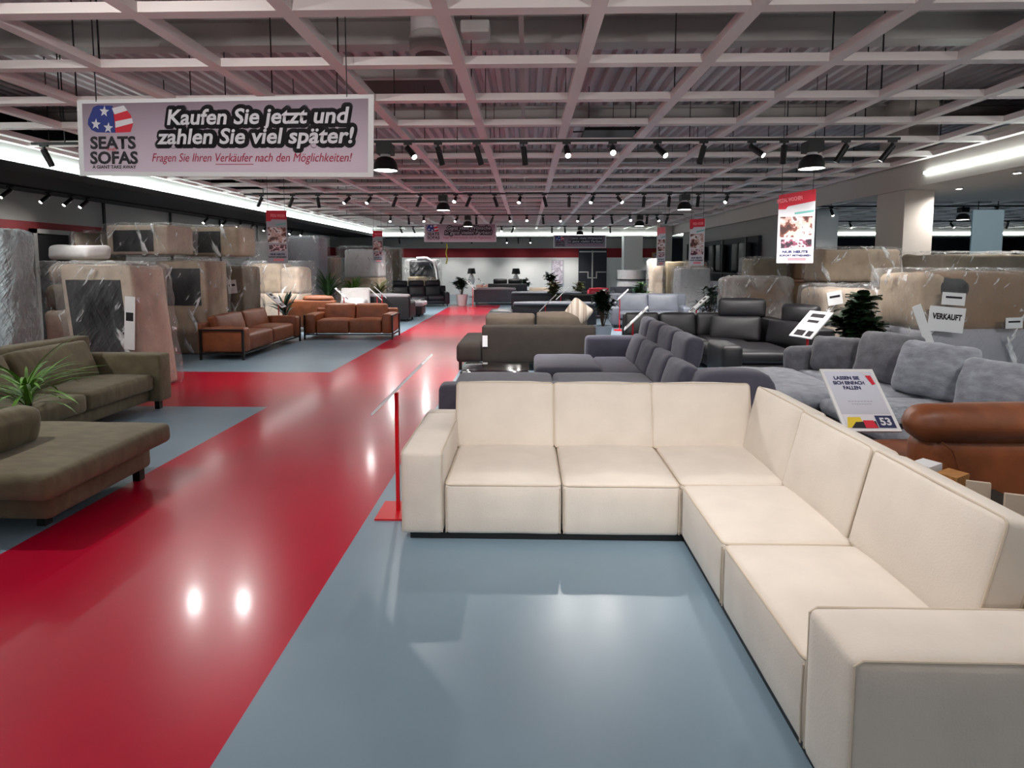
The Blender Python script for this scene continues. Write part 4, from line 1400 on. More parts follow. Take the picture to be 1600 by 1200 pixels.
# cognac leather sofa at the right edge, back to the camera
t = Thing('leather_sofa', 'cognac leather sofa seen from behind at the right edge', 'sofa', (3.5, 3.9, 0))
plump(t, 'seat', 2.6, 4.6, 3.75, 4.34, 0.2, 0.44, M['brown_dark'])
b = MB().rb(2.54, 4.6, 3.5, 3.74, 0.2, 0.72, r=0.09, n=(14, 4, 6), bulge=(0.02, 0.03, 0), wr=0.006, ws=3)
t.part('backrest', b, M['brown_dark'])
b = MB().rb(2.47, 4.6, 3.46, 3.72, 0.66, 0.9, r=0.11, n=(14, 4, 4), bulge=(0.02, 0.02, 0.02), wr=0.005, ws=3)
t.part('headrest', b, M['brown_dark'])
b = MB()
b.tube([(2.66, 3.495, 0.26), (2.72, 3.47, 0.5), (2.66, 3.46, 0.64), (2.6, 3.47, 0.69)], 0.006, 6)
t.part('seam', b, M['brown_dark'])
t.part('base_rail', MB().bb(2.65, 4.6, 3.56, 4.3, 0.14, 0.2), M['black_plastic'], smooth=False)
for (x, y) in ((2.75, 3.6), (4.4, 3.6), (2.75, 4.2)):
    t.part('leg', MB().bb(x - 0.05, x + 0.05, y - 0.03, y + 0.03, 0, 0.14), M['wood'], 'oak foot', smooth=False)
# sample table behind the cream sofa
t = Thing('side_table', 'low dark side table between the cream sofa and the cognac sofa', 'table', (2.42, 3.05, 0))
t.part('tabletop', MB().bb(2.14, 2.86, 2.6, 3.38, 0.40, 0.43), M['taupe'], smooth=False)
legs(t, [(2.2, 2.66), (2.8, 2.66), (2.2, 3.32), (2.8, 3.32)], 0.40, M['black'], 0.02)
for i, (x, y, z, m, lab) in enumerate(((2.33, 3.22, 0.43, M['paper'], 'white folded card on the side table behind the cream sofa'), (2.36, 3.06, 0.43, M['wood'], 'orange wood sample block behind the cream sofa'),
                                      (2.34, 2.86, 0.43, M['sand_cloth'], 'beige sample tag behind the cream sofa, farther one'), (2.4, 2.7, 0.43, M['sand_cloth'], 'beige sample tag behind the cream sofa, nearer one'))):
    if i < 2:
        b = MB().box((x, y, z + 0.11), (0.14, 0.1, 0.22), rotz(30))
    else:
        b = MB().box((x, y, z + 0.125), (0.1, 0.02, 0.25), rotz(-20))
    one(['info_card', 'sample_block', 'sample_tag', 'sample_tag'][i], b, m, lab, 'sample', (x, y, z), None, smooth=False)

# charcoal leather U-sofa
t = Thing('corner_sofa', 'charcoal leather corner sofa with one raised headrest, middle right', 'sofa', (3.1, 10.0, 0))
plump(t, 'base', 1.95, 4.3, 9.7, 11.0, 0.08, 0.28, M['charcoal'], crown=0)
plump(t, 'base', 3.05, 4.75, 8.5, 9.7, 0.08, 0.28, M['charcoal'], crown=0)
for i, (x0, x1) in enumerate(((1.9, 2.55), (2.56, 3.25), (3.26, 3.9))):
    plump(t, 'seat', x0, x1, 9.75, 10.75, 0.28, 0.45, M['charcoal'], seed=i)
    leaning(t, 'back_cushion', ((x0 + x1) / 2, 10.62, 0.45), x1 - x0 - 0.01, 0.44, 0.2, 10, 0, M['charcoal'], seed=i + 4)
plump(t, 'backrest', 1.9, 4.6, 10.82, 11.02, 0.08, 0.84, M['charcoal'], crown=0)
plump(t, 'seat', 3.0, 4.2, 8.5, 9.74, 0.28, 0.45, M['charcoal'], seed=7)
plump(t, 'armrest', 2.98, 3.3, 8.44, 9.2, 0.08, 0.56, M['charcoal'], crown=0.02, r=0.06, seed=8)
leaning(t, 'back_cushion', (3.72, 10.0, 0.45), 0.85, 0.45, 0.2, 14, -28, M['charcoal'], seed=11)
leaning(t, 'back_cushion', (4.3, 9.3, 0.45), 0.95, 0.42, 0.2, 14, -70, M['charcoal'], seed=12)
plump(t, 'backrest', 4.5, 4.75, 8.6, 10.9, 0.08, 0.8, M['charcoal'], crown=0)
leaning(t, 'headrest', (3.86, 10.05, 0.86), 0.8, 0.34, 0.17, 8, -22, M['charcoal'], seed=13, r=0.06)
leaning(t, 'headrest', (4.52, 9.35, 0.8), 0.6, 0.34, 0.16, 8, -50, M['charcoal'], seed=14, r=0.06)
legs(t, [(2.05, 9.85), (2.05, 10.9), (3.15, 8.6), (4.6, 8.7), (4.6, 10.8)], 0.09, M['black_plastic'])


def plain_sofa(label, loc, rz, W, D, m, back=0.8, seat=0.44, arm=0.6, n=2, base_m=None, group=None, name='sofa', head=False, arms=(True, True), top_m=None, chaise=0):
    t = Thing(name, label, 'sofa', loc, rz, group, local=True)
    h = W / 2
    bm = base_m or m
    aw = 0.22
    plump(t, 'base', -h + 0.05, h - 0.05, 0.05, D - 0.05, 0.09, 0.27, bm, crown=0)
    xl = -h + (aw if arms[0] else 0)
    xr = h - (aw if arms[1] else 0)
    for i in range(n):
        x0 = xl + (xr - xl) * i / n
        x1 = xl + (xr - xl) * (i + 1) / n
        plump(t, 'seat', x0 + 0.005, x1 - 0.005, 0, D - 0.24, 0.27, seat, m, seed=i)
        leaning(t, 'back_cushion', ((x0 + x1) / 2, D - 0.4, seat - 0.02), x1 - x0 - 0.012, back - seat, 0.18, 12, 0, m, seed=i + 6)
        if head:
            leaning(t, 'headrest', ((x0 + x1) / 2, D - 0.28, back - 0.04), x1 - x0 - 0.06, 0.24, 0.13, 8, 0, m, seed=i + 16, r=0.05)
    plump(t, 'backrest', -h, h, D - 0.2, D, 0.09, back - 0.04, bm, crown=0.01)
    if top_m:
        plump(t, 'top_pad', -h + 0.02, h - 0.02, D - 0.22, D + 0.01, back - 0.06, back + 0.02, top_m, r=0.03)
    for i, a in enumerate(arms):
        if a:
            x0, x1 = ((-h, -h + aw), (h - aw, h))[i]
            plump(t, 'armrest', x0, x1, 0.0, D - 0.02, 0.09, arm, bm, crown=0.02, r=0.05, seed=i + 3)
    if chaise:
        x0, x1 = ((-h, -h + 0.85), (h - 0.85, h))[chaise > 0]
        plump(t, 'chaise_seat', x0, x1, -0.7, 0.0, 0.12, seat, m, seed=31)
    legs(t, [(-h + 0.1, 0.1), (h - 0.1, 0.1), (-h + 0.1, D - 0.1), (h - 0.1, D - 0.1)], 0.1, M['black_plastic'])
    return t


g = 'sofas farther back on the right'
plain_sofa('steel grey sofa with two ribbed back cushions, far right of the tall plant', (3.5, 15.6, 0), R(-4), 2.2, 1.0, M['steelgrey'], back=0.98, n=2, group=g, head=False)
plain_sofa('steel grey side sofa turned to the left, before the white wrapped stack', (5.25, 15.6, 0), R(-75), 1.6, 0.95, M['steelgrey'], back=0.86, n=2, group=g)
plain_sofa('black blue leather sofa seen from behind, right of the aisle end', (0.75, 15.6, 0), R(180), 2.2, 1.0, M['ink'], back=0.78, n=2, group=g, top_m=M['steelgrey'], arms=(True, True))
t = Thing('ottoman', 'black blue square ottoman beside the aisle before the black sofa', 'ottoman', (-0.72, 16.2, 0), group='square ottomans')
plump(t, 'cushion', -1.06, -0.4, 15.6, 16.7, 0.3, 0.46, M['ink'])
plump(t, 'base', -1.02, -0.44, 15.66, 16.64, 0.06, 0.3, M['ink'], crown=0)
legs(t, [(-0.98, 15.7), (-0.48, 15.7), (-0.98, 16.6), (-0.48, 16.6)], 0.06, M['black_plastic'], 0.02)
plain_sofa('black blue sofa with pale top edge, farther behind the black leather sofa', (0.75, 21.6, 0), R(180), 2.6, 1.0, M['ink'], back=0.76, n=3, group=g, top_m=M['steelgrey'])
plain_sofa('dark grey sofa facing the camera, right behind the tall plant', (2.4, 18.6, 0), R(0), 2.2, 1.0, M['charcoal'], back=0.8, n=2, group=g)
plain_sofa('pale grey sofa near the round counter at the back', (5.0, 24.6, 0), R(-8), 2.6, 1.0, M['steelgrey'], back=0.82, n=3, group=g)
plain_sofa('grey sofa with pale top edge at the end of the aisle', (-1.4, 25.9, 0), R(180), 1.9, 1.0, M['steelgrey'], back=0.72, n=2, group=g, top_m=M['pale_leather'])
plain_sofa('green black sofa far back, before the white wall', (-0.9, 28.0, 0), R(180), 1.9, 1.0, M['charcoal'], back=0.9, n=2, group=g, head=True)
plain_sofa('beige small sofa far back beside the green shrub', (0.72, 28.8, 0), R(180), 1.1, 0.9, M['sand_cloth'], back=0.66, n=1, group=g)
plain_sofa('dark red armchair far back before the double door', (3.35, 26.5, 0), R(180), 0.9, 0.85, M['print_red'], back=0.75, n=1, group=g, name='armchair')
plain_sofa('blush armchair far back, left of the green black sofa', (-2.1, 29.2, 0), R(180), 0.9, 0.85, M['pink_shade'], back=0.8, n=1, group=g, name='armchair')
g = 'sofas farther back on the left'
plain_sofa('two-tone grey sofa with pale top edge, left behind the cognac two-seater', (-4.6, 18.3, 0), R(180), 1.9, 1.0, M['pale_leather'], back=0.84, n=2, base_m=M['charcoal'], group=g, top_m=M['pale_leather'])
t = Thing('ottoman', 'dark ottoman with pale top beside the aisle, left', 'ottoman', (-4.45, 19.3, 0), group='square ottomans')
plump(t, 'cushion', -5.3, -3.55, 18.95, 19.9, 0.36, 0.5, M['pale_leather'])
plump(t, 'base', -5.25, -3.6, 19.0, 19.85, 0.06, 0.36, M['charcoal'], crown=0)
legs(t, [(-5.15, 19.1), (-3.7, 19.1), (-5.15, 19.8), (-3.7, 19.8)], 0.06, M['black_plastic'], 0.02)
plain_sofa('black leather sofa left of the aisle end, with raised headrests', (-4.5, 23.4, 0), R(20), 2.6, 1.05, M['ink'], back=0.9, n=3, group=g, head=True)
t = Thing('ottoman', 'black leather ottoman before the black sofa, left', 'ottoman', (-4.4, 21.6, 0), group='square ottomans')
plump(t, 'cushion', -4.75, -4.0, 21.3, 21.95, 0.28, 0.46, M['ink'])
plump(t, 'base', -4.7, -4.05, 21.34, 21.9, 0.06, 0.28, M['ink'], crown=0)
legs(t, [(-4.65, 21.4), (-4.1, 21.4), (-4.65, 21.85), (-4.1, 21.85)], 0.06, M['black_plastic'], 0.02)
t = Thing('armchair', 'white wrapped armchair behind the cognac two-seater', 'armchair', (-5.2, 16.6, 0))
plump(t, 'seat', -5.6, -4.75, 16.2, 17.0, 0.1, 0.5, M['white_cloth'])
leaning(t, 'back_cushion', (-5.2, 16.8, 0.48), 0.85, 0.62, 0.2, 12, 12, M['white_cloth'], seed=2)
plump(t, 'cushion', -5.45, -4.72, 16.1, 16.6, 0.5, 0.78, M['white_cloth'], r=0.1)

# round reception counter
t = Thing('reception_counter', 'white round reception counter before the white column', 'counter', (5.45, 28.6, 0))
t.part('body', MB().lathe([(0.8, 0), (0.8, 1.0), (0.76, 1.0)], (5.45, 28.6, 0), 40), M['white_cloth'])
t.part('counter_top', MB().lathe([(0.86, 1.0), (0.86, 1.06)], (5.45, 28.6, 0), 40), M['black'])
t.part('upper_ring', MB().lathe([(0.78, 1.06), (0.8, 1.5), (0.78, 1.52)], (5.45, 28.6, 0), 40), M['white_cloth'])

# black display racks by the side wall
t = Thing('display_rack', 'black display rack with hanging fabric panels by the right partition wall', 'rack', (7.4, 21, 0))
t.part('back_panel', MB().bb(7.62, 7.72, 18.6, 25.6, 0, 2.75), M['wall_dark'], smooth=False)
for z in (0.7, 1.45):
    t.part('shelf', MB().bb(7.25, 7.62, 18.7, 25.5, z, z + 0.04), M['black'], smooth=False)
for y in (18.7, 20.9, 23.2, 25.4):
    t.part('upright', MB().bb(7.25, 7.31, y, y + 0.06, 0, 2.7), M['black'], smooth=False)
for i, y in enumerate((18.95, 19.6, 21.3, 22.1, 23.7, 24.5)):
    t.part('fabric_panel', MB().rb(7.32, 7.56, y, y + 0.55, 1.55, 2.55, r=0.05, wr=0.02, ws=5, seed=i), M['charcoal'] if i % 2 else M['ink'])
t.part('hook', MB().bb(7.5, 7.62, 25.9, 26.0, 2.7, 3.1), M['black'], smooth=False)
for i, (y, z, m) in enumerate(((21.3, 0.745, M['print_grey']), (19.2, 0.745, M['white_cloth']))):
    b = MB().rb(7.27, 7.58, y, y + 0.9, z, z + 0.4, r=0.02)
    one('storage_box', b, m, ['grey box on the lower shelf of the black rack', 'pale box on the lower shelf of the black rack, near end', 'white box on the upper shelf of the black rack'][i], 'box', (7.4, y + 0.45, z), 'boxes on the display rack')

# ------------------------------------------------------------------ furniture wrapped in film
def sheet_on(t, c, w, h, face, m, roll=0.0, lift=0.0, lines=True, body=None):
    """a paper sheet stuck on a front whose normal is at angle face"""
    rot = rotz(face) @ roty(roll)
    n = rotz(face) @ Vector((0, -1, 0))
    c = Vector(c) + n * lift
    o = t.part('paper_sheet', MB().box(c, (w, 0.006, h), rot), m, smooth=False)
    if lines:
        b = MB().box(c + n * 0.004 + rot @ Vector((0, 0, h * 0.12)), (w * 0.7, 0.002, h * 0.16), rot)
        t.sub('print', b, M['print_black'], o, smooth=False)
    return o


def wrapped(label, loc, size, rz=0.0, body='beige_cloth', film='film', panel=None, rim=0.09, parts=(), seed=0, wr=0.05, flare=0.05, group='film-wrapped furniture', name='wrapped_sofa', tilt=0.0, wrap=True, sheets=()):
    """an upended or stacked piece of furniture in crumpled film; local frame, front at -Y, base at z=0.
    panel = (x0, x1, z0, z1) of the black dust cover on the front; parts = extra cushions (x0,x1,y0,y1,z0,z1,material)"""
    W, D, H = size
    t = Thing(name, label, 'wrapped furniture', loc, R(rz), group, local=True)
    k = Matrix.Identity(3)
    sh = Matrix(((1, 0, tilt), (0, 1, 0), (0, 0, 1)))

    def put(nm, b, m, **kw):
        return t.part(nm, MB().add(b.v, b.f, sh), M[m] if isinstance(m, str) else m, **kw)

    if not parts:
        put('body', MB().rb(-W / 2, W / 2, 0, D, 0, H, r=0.06, n=(8, 6, 8), wr=0.006 if panel else 0.028, ws=3, seed=seed), body)
    for i, (x0, x1, y0, y1, z0, z1, m) in enumerate(parts):
        put('cushion' if i else 'body', MB().rb(x0, x1, y0, y1, z0, z1, r=0.09, n=(7, 7, 6), crown=0.03, bulge=(0.02, 0.02, 0), wr=0.02, ws=3, seed=seed + i), m)
    if panel:
        x0, x1, z0, z1 = panel
        put('dust_cover', MB().rb(x0, x1, -0.012, 0.02, z0, z1, r=0.008, n=(6, 1, 6), wr=0.006, ws=4, seed=seed), 'dust_black')
    if wrap:
        e = flare
        b = MB().rb(-W / 2 - e, W / 2 + e, -e, D + e, 0.0, H + 0.02, r=0.08, n=(22, 14, 22), wr=wr, ws=4.8, seed=seed + 3, ridge=True)
        put('plastic_wrap', b, film, angle=180)
    for (x, z, w_, h_, roll) in sheets:
        sheet_on(t, (x + tilt * z, -flare - 0.045, z), w_, h_, 0, M['paper'], roll)
    return t


# left side
wrapped('bluish film-wrapped upright piece at the left edge behind the olive sofa', (-7.5, 7.4, 0), (0.85, 0.42, 2.24), 4, 'print_grey', 'film_blue', seed=1, tilt=-0.02)
wrapped('beige film-wrapped armchair bundle at the left, before the dark doorway', (-7.25, 8.75, 0), (1.25, 1.0, 1.8), 0, seed=2, film='film_milky',
        parts=((-0.6, 0.6, 0.05, 1.0, 0, 1.05, 'sand_cloth'), (-0.6, 0.05, 0.1, 0.9, 1.05, 1.45, 'khaki_cloth'), (0.06, 0.62, 0.1, 0.95, 1.05, 1.55, 'sand_cloth'), (-0.58, 0.58, 0.15, 0.95, 1.5, 1.78, 'beige_cloth')))
wrapped('upended film-wrapped sofa with large black underside on the red cross aisle', (-5.97, 7.75, 0), (1.14, 0.66, 1.78), -6, 'sand_cloth', panel=(-0.47, 0.4, 0.28, 1.58), seed=3, flare=0.05, tilt=-0.1, film='film_milky',
        sheets=((0.54, 0.98, 0.16, 0.75, 4),))
wrapped('upended film-wrapped sofa with black underside behind the side-on cognac sofa', (-6.87, 10.9, 0), (1.06, 0.75, 1.87), -3, 'beige_cloth', panel=(-0.28, 0.42, 0.98, 1.72), seed=4, film='film_milky')
wrapped('film-wrapped grey brown bundle with paper slips beside the side-on cognac sofa', (-6.82, 12.4, 0), (0.85, 0.9, 1.75), 0, 'khaki_cloth', seed=5, film='film_milky', sheets=((-0.2, 1.15, 0.24, 0.3, 8), (0.24, 1.3, 0.2, 0.3, -6)))
wrapped('lower film-wrapped block at the far left behind the beige bundle', (-8.44, 10.7, 0), (1.5, 0.9, 1.8), 0, 'khaki_cloth', seed=6)
wrapped('upended wrapped sofa with blue black underside on top of the far left block', (-7.62, 10.78, 1.99), (1.32, 0.75, 0.58), -4, 'sand_cloth', panel=(-0.5, 0.35, 0.06, 0.48), seed=7, film='film_milky')
b = MB().rbox((0, 0, 0), (0.78, 0.5, 0.24), r=0.07, n=(8, 5, 3), wr=0.012, ws=5)
one('seat_cushion', MB().add(b.v, b.f, rotz(-10), (-7.52, 9.25, 2.0)), M['white_cloth'], 'white wrapped seat cushion on top of the beige bundle', 'cushion', (-7.52, 9.25, 1.85))
wrapped('khaki wrapped frame behind the white cushion near the dark doorway', (-9.4, 11.85, 0), (0.7, 0.6, 2.48), 0, 'khaki_cloth', seed=8)
wrapped('lower wrapped block standing behind the upended sofas, left', (-7.97, 12.6, 0), (0.95, 1.0, 1.84), 0, 'card', seed=10)
wrapped('upended wrapped sofa with black underside topmost above the left stacks', (-7.12, 12.45, 1.98), (1.35, 0.7, 0.66), -5, 'beige_cloth', panel=(-0.5, 0.25, 0.08, 0.56), seed=11, film='film_milky')
wrapped('white wrapped cushions beside the dark hanging poster, left', (-8.35, 17.3, 0), (0.75, 0.8, 2.5), 0, 'white_cloth', seed=12, film='film_milky')
wrapped('broad beige film-wrapped bundle under the dark hanging poster', (-7.35, 15.9, 0), (1.6, 1.0, 1.85), -5, seed=13, film='film_milky',
        parts=((-0.76, 0.76, 0.05, 1.0, 0, 0.95, 'sand_cloth'), (-0.76, 0.2, 0.1, 1.0, 0.95, 1.8, 'beige_cloth'), (0.2, 0.76, 0.1, 1.0, 0.95, 1.7, 'sand_cloth')))
wrapped('tall grey film-wrapped piece right of the dark hanging poster', (-7.65, 19.0, 0), (1.15, 0.8, 2.74), 0, 'print_grey', seed=14, film='film_milky')
wrapped('pale wrapped low stack behind the dark green palm', (-7.2, 20.0, 0), (0.6, 0.7, 2.05), 0, 'sand_cloth', seed=15, film='film_milky')
wrapped('large white film-wrapped stack behind the bright palm', (-6.3, 21.1, 0), (1.75, 1.0, 2.45), -3, 'white_cloth', seed=16, film='film_milky', parts=((-0.7, 0.7, 0.05, 1.0, 0, 1.3, 'beige_cloth'), (-0.66, 0.7, 0.05, 0.95, 1.3, 2.36, 'white_cloth')))
wrapped('olive film-wrapped stack right of the far left poster', (-6.2, 25.0, 0), (0.9, 0.8, 2.5), 0, 'khaki_cloth', seed=17, film='film_milky')
t = wrapped('dark wrapped round-backed armchair above the black sofa, far left', (-5.0, 26.6, 0), (1.5, 1.0, 2.0), 0, 'dust_black', seed=18, film='film_milky', parts=((-0.7, 0.7, 0, 1.0, 0, 1.2, 'khaki_cloth'), (-0.62, 0.55, 0.1, 0.9, 1.2, 1.98, 'dust_black')))
b = MB().tube([(-0.2, -0.08, 2.08), (0.25, -0.08, 2.1), (0.6, -0.08, 1.9), (0.74, -0.08, 1.5), (0.78, -0.08, 1.1)], 0.07, 8)
t.part('padded_rim', b, M['white_cloth'])

# right side
t = wrapped('large film-wrapped sofa with paper sold notice, right edge', (5.95, 7.35, 0), (1.62, 0.95, 1.7), 2, 'card', seed=21, flare=0.05, film='film_milky',
            parts=((-0.8, 0.8, 0.02, 0.95, 0, 0.95, 'print_grey'), (-0.8, -0.45, 0.02, 0.95, 0.92, 1.66, 'beige_cloth'), (-0.5, 0.62, 0.06, 0.95, 0.92, 1.68, 'card'), (-0.62, -0.2, -0.01, 0.2, 1.36, 1.6, 'dust_black'), (0.62, 0.8, -0.01, 0.95, 0.0, 1.68, 'card')))
sh = sheet_on(t, (-0.6, -0.13, 1.1), 0.46, 0.32, 0, M['paper'], 5, lines=False)
Mx = Matrix.Translation((-0.6, -0.135, 1.1)) @ (roty(5) @ rotx(90)).to_4x4()
fit_text('lettering', 'VERKAUFT', Mx, 0, 0.0, 0.38, 0.1, M['print_black'], sh, None, offset=0.004)
sheet_on(t, (-0.5, -0.1, 1.36), 0.3, 0.16, 0, M['paper'], 4)
sheet_on(t, (0.3, -0.1, 1.05), 0.22, 0.14, 0, M['paper'], -2)
sheet_on(t, (-0.9, -0.14, 1.02), 0.12, 0.56, 0, M['paper'], -22, lines=False)
wrapped('pinkish beige film-wrapped bundle behind the dark potted shrub', (5.66, 9.3, 0), (1.4, 0.9, 1.42), 0, seed=22, film='film_milky', sheets=((-0.62, 1.25, 0.24, 0.22, -10),),
        parts=((-0.7, 0.7, 0.05, 0.9, 0, 0.8, 'sand_cloth'), (-0.7, 0.1, 0.02, 0.9, 0.8, 1.38, 'sand_cloth'), (0.1, 0.7, 0.02, 0.9, 0.8, 1.34, 'beige_cloth')))
wrapped('lower wrapped block behind the pinkish bundle, right', (6.3, 10.6, 0), (1.4, 0.7, 1.36), 0, 'card', seed=23)
wrapped('brown grey film-wrapped piece on top, before the plaster column', (6.25, 10.55, 1.48), (1.4, 0.75, 0.6), 0, 'beige_cloth', seed=24, film='film_milky')
wrapped('dark brown film-wrapped long sofa behind the sold one, right edge', (7.75, 9.1, 0), (2.3, 0.9, 1.96), 3, 'khaki_cloth', seed=26)
wrapped('cardboard box with silver film, right behind the charcoal headrest', (4.72, 11.4, 0), (1.15, 0.9, 1.5), -10, 'card', seed=27, wrap=True, film='film_silver')
wrapped('lower cardboard block right of the silver film box', (6.0, 12.75, 0), (1.75, 0.85, 1.38), 0, 'card', seed=28, wrap=False, name='cardboard_stack')
wrapped('brown cardboard box wrapped in film under the red hanging poster', (5.55, 12.8, 1.46), (0.75, 0.75, 0.47), 0, 'khaki_cloth', seed=29)
wrapped('plain brown cardboard box right of the red hanging poster', (6.47, 12.8, 1.46), (0.8, 0.75, 0.49), 0, 'card', seed=30, wrap=False, name='cardboard_box')
wrapped('dark brown cardboard box behind the plain brown box', (7.2, 14.0, 0), (0.6, 0.6, 1.85), 0, 'brown_dark', seed=31, wrap=False, name='cardboard_box')
wrapped('brown box stack far back by the beige column', (5.6, 20.5, 0), (0.95, 0.9, 1.9), 0, 'khaki_cloth', seed=32, wrap=False, name='cardboard_box')
wrapped('beige draped film-wrapped piece left of the far brown box', (4.8, 20.5, 0), (0.42, 0.6, 1.95), 0, 'sand_cloth', seed=33, film='film_milky')
wrapped('white film-wrapped piece below the narrow bright poster', (5.4, 17.9, 0), (0.95, 0.9, 1.68), 0, 'white_cloth', seed=34, film='film_milky')
wrapped('pale film-wrapped piece directly under the narrow bright poster', (5.95, 19.3, 0), (0.55, 0.7, 1.9), 0, 'sand_cloth', seed=35, film='film_milky')

# ------------------------------------------------------------------ plants
def pot(t, x, y, z, r, h, m):
    t.part('pot', MB().lathe([(r * 0.72, 0), (r, h * 0.9), (r, h), (r * 0.9, h), (r * 0.88, h * 0.85)], (x, y, z), 22), m)
    t.part('soil', MB().lathe([(r * 0.88, h * 0.84), (r * 0.88, h * 0.86)], (x, y, z), 22), M['soil'])


def blade(b, base, az, length, lift, droop, width, seg=7, fold=0.25):
    """a long arching leaf"""
    d = Vector((math.cos(az), math.sin(az), 0))
    s = Vector((-math.sin(az), math.cos(az), 0))
    pts = []
    p = Vector(base)
    el = lift
    for i in range(seg + 1):
        t_ = i / seg
        wd = width * (0.35 + 1.3 * t_) * (1 - t_) ** 0.6 if t_ < 1 else 0.0
        wd = max(wd, 0.001)
        pts.append((p.copy(), wd))
        p = p + (d * math.cos(el) + Vector((0, 0, 1)) * math.sin(el)) * (length / seg)
        el -= droop / seg
    vs = []
    fs = []
    for (q, wd) in pts:
        vs += [q - s * wd, q - Vector((0, 0, fold * wd)), q + s * wd]
    for i in range(seg):
        a = i * 3
        fs += [(a, a + 1, a + 4, a + 3), (a + 1, a + 2, a + 5, a + 4)]
    b.add(vs, fs)


def leaf(b, c, d, up, L, W):
    """a broad oval leaf from c along d"""
    d = d.normalized()
    s = d.cross(up)
    if s.length < 1e-3:
        s = Vector((1, 0, 0))
    s.normalize()
    n = s.cross(d)
    vs = []
    fs = []
    prof = [(0, 0.05), (0.2, 0.6), (0.45, 0.95), (0.7, 1.0), (0.88, 0.7), (1, 0.05)]
    for (t_, wd) in prof:
        q = c + d * (L * t_) - n * (0.25 * L * t_ * t_)
        vs += [q - s * (W * wd / 2) + n * 0.12 * W, q, q + s * (W * wd / 2) + n * 0.12 * W]
    for i in range(len(prof) - 1):
        a = i * 3
        fs += [(a, a + 1, a + 4, a + 3), (a + 1, a + 2, a + 5, a + 4)]
    b.add(vs, fs)


def palm(label, x, y, z, h, spread, m, n=40, potm='pot_dark', pr=0.16, ph=0.3, width=0.03, seed=0, lift=(0.7, 1.5), group='potted plants', droop=(0.8, 2.0), trunk=0.25):
    rnd = random.Random(seed)
    t = Thing('potted_palm', label, 'plant', (x, y, z), group=group)
    pot(t, x, y, z, pr, ph, M[potm])
    zt = z + ph + trunk
    t.part('stem', MB().tube([(x, y, z + ph * 0.8), (x + 0.01, y, zt)], 0.025, 8), M['stem'])
    b = MB()
    for i in range(n):
        az = rnd.uniform(0, 2 * PI)
        blade(b, (x, y, zt - rnd.uniform(0, trunk * 0.6)), az, rnd.uniform(0.7, 1.1) * spread, rnd.uniform(*lift), rnd.uniform(*droop), width * rnd.uniform(0.7, 1.3))
    t.part('foliage', b, M[m])
    return t


def shrub(label, x, y, z, h, r, m, n=160, potm='pot_blue', pr=0.16, ph=0.34, L=0.16, W=0.1, seed=0, group='potted plants', branches=7, low=0.35, name='potted_shrub'):
    rnd = random.Random(seed)
    t = Thing(name, label, 'plant', (x, y, z), group=group)
    pot(t, x, y, z, pr, ph, M[potm])
    b = MB()
    bs = MB()
    base = Vector((x, y, z + ph * 0.8))
    tips = []
    for k in range(branches):
        az = 2 * PI * k / branches + rnd.uniform(-0.3, 0.3)
        rr = r * rnd.uniform(0.25, 0.8)
        top = Vector((x + rr * math.cos(az), y + rr * math.sin(az), z + ph + (h - ph) * rnd.uniform(0.55, 0.95)))
        if k == 0:
            top = Vector((x, y, z + h * 0.95))
        mid = base.lerp(top, 0.5) + Vector((0, 0, 0.06))
        bs.tube([base, mid, top], [0.014, 0.01, 0.005], 5)
        tips.append((base, mid, top))
    for i in range(n):
        a, m_, c = tips[rnd.randrange(len(tips))]
        f = low + (1 - low) * math.sqrt(rnd.random())
        p = a.lerp(m_, f * 2) if f < 0.5 else m_.lerp(c, f * 2 - 1)
        az = rnd.uniform(0, 2 * PI)
        d = Vector((math.cos(az), math.sin(az), rnd.uniform(-0.2, 1.0)))
        k = rnd.uniform(0.7, 1.2)
        leaf(b, p, d, Vector((0, 0, 1)), L * k, W * k)
    t.part('stem', bs, M['stem'])
    t.part('foliage', b, M[m])
    return t


palm('bright green palm leaning in from the left edge over the olive sofa', -4.5, 4.84, 0, 0.8, 0.6, 'leaf_bright', n=70, pr=0.13, ph=0.3, width=0.02, seed=3, lift=(0.3, 1.2), droop=(0.5, 1.6), trunk=0.42)
shrub('dense dark-leaved shrub behind the pillows of the ash grey sofa', 4.64, 7.78, 0, 1.42, 0.4, 'leaf_dark', n=420, potm='pot_dark', pr=0.18, ph=0.4, L=0.19, W=0.13, seed=5, branches=9)
shrub('tall dark green plant in a pale blue pot behind the taupe sofa', 1.74, 12.6, 0, 1.26, 0.36, 'leaf_dark', n=420, potm='pot_blue', pr=0.21, ph=0.42, L=0.15, W=0.08, seed=6, branches=8)
shrub('dark feathery plant left of the silver film box', 4.42, 13.5, 0, 1.3, 0.42, 'leaf_dark', n=200, potm='pot_white', pr=0.17, ph=0.3, L=0.2, W=0.06, seed=7, branches=8)
shrub('green plant in a white pot at the aisle end', -2.8, 24.2, 0, 1.25, 0.4, 'leaf_dark', n=180, potm='pot_white', pr=0.26, ph=0.5, L=0.25, W=0.13, seed=8)
palm('dark broad-leaved plant behind the side-on cognac sofa', -6.1, 13.9, 0, 1.6, 0.62, 'leaf_dark', n=26, width=0.06, seed=9, trunk=0.4, lift=(0.6, 1.4), droop=(0.3, 1.2))
palm('dark green palm behind the third cognac sofa', -6.35, 17.7, 0, 1.8, 1.0, 'leaf', n=70, width=0.042, seed=10, trunk=0.6, droop=(0.5, 1.6), lift=(0.9, 1.5))
palm('bright green palm before the white wrapped stack', -6.1, 19.5, 0, 1.75, 0.8, 'leaf_bright', n=64, width=0.045, seed=11, trunk=0.6)
palm('olive green palm below the far left poster', -5.35, 20.25, 0, 1.75, 0.75, 'leaf_olive', n=64, width=0.042, seed=12, trunk=0.5)
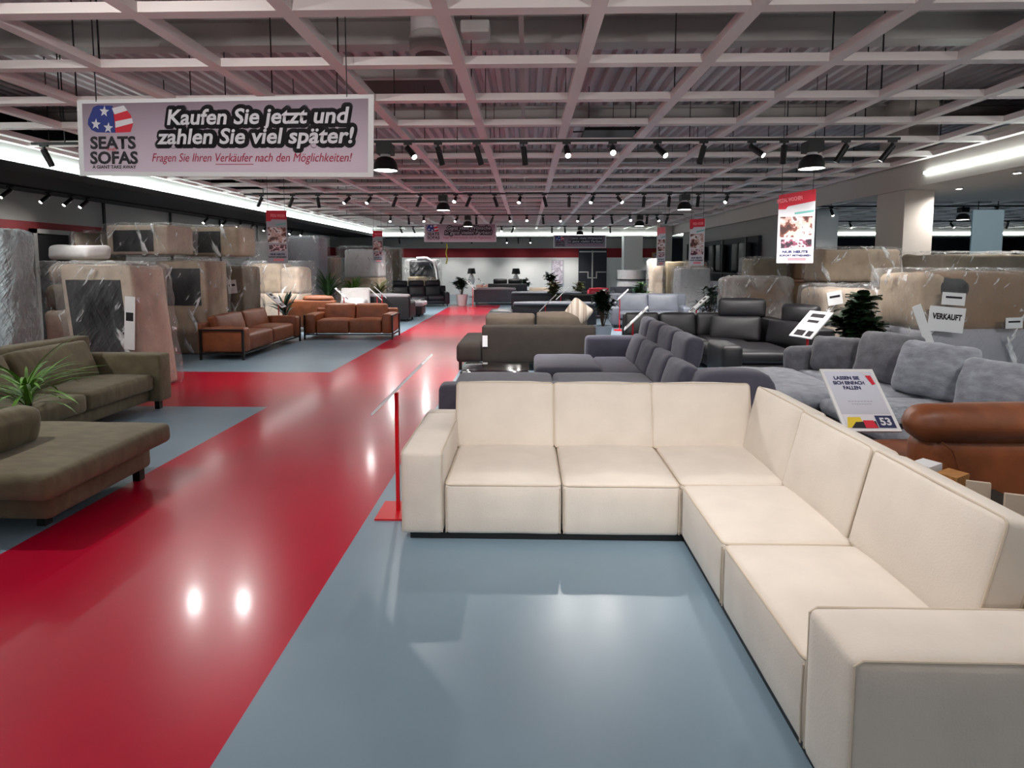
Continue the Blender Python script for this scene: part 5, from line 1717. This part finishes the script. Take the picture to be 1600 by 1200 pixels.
shrub('round dark bush right of the aisle, far back', 1.0, 20.05, 0, 1.2, 0.33, 'leaf_olive', n=180, potm='pot_dark', pr=0.2, ph=0.4, L=0.2, W=0.12, seed=13)
shrub('dark green shrub on the far right beside the beige sofa', 1.35, 29.6, 0, 1.35, 0.5, 'leaf_dark', n=120, potm='pot_dark', pr=0.22, ph=0.4, L=0.26, W=0.16, seed=14)
shrub('dark shrub left of the beige sofa, far back', -0.05, 30.0, 0, 1.05, 0.35, 'leaf_dark', n=90, potm='pot_dark', pr=0.2, ph=0.4, L=0.22, W=0.14, seed=15)
shrub('bright leafed plant in a white pot, far right behind the steel grey sofa', 4.1, 20.2, 0, 1.15, 0.4, 'leaf', n=110, potm='pot_white', pr=0.22, ph=0.4, L=0.24, W=0.12, seed=16)
shrub('pale bush with cream flowers beside the round dark bush', 2.15, 22.4, 0, 1.1, 0.35, 'leaf_olive', n=90, potm='pot_white', pr=0.2, ph=0.4, L=0.2, W=0.12, seed=17)

# lamps far back
for i, (x, y, lab) in enumerate(((-0.55, 30.2, 'white table lamp with black shade far back before the white wall'), (-3.0, 30.6, 'pale vase lamp with black shade far back, left of the blush armchair'))):
    t = Thing('floor_lamp', lab, 'lamp', (x, y, 0), group='floor lamps far back')
    t.part('base', MB().lathe([(0.16, 0), (0.16, 0.02), (0.02, 0.04)], (x, y, 0), 20), M['black'])
    t.part('body', MB().lathe([(0.02, 0.03), (0.02, 0.6), (0.14, 0.75), (0.2, 0.98), (0.1, 1.2), (0.05, 1.28)], (x, y, 0), 20), M['pot_white'])
    t.part('lamp_shade', MB().lathe([(0.24, 1.28), (0.18, 1.58)], (x, y, 0), 24), M['black'])

# coloured ribbons hanging before the red band
b = MB()
pts = [(-4.45 + 0.03 * math.sin(k * 1.3), 31.2, 2.95 - 0.14 * k) for k in range(9)]
b.tube(pts, 0.035, 6)
o = one('hanging_ribbon', b, M['print_yellow'], 'yellow twisted ribbon hanging under the far banner', 'ribbon', (-4.45, 31.2, 1.8))
b = MB().bb(-4.452, -4.448, 31.198, 31.202, 2.95, 3.33)
q = b.build('string', M['black'], o, Vector((-4.45, 31.2, 1.8)), smooth=False)
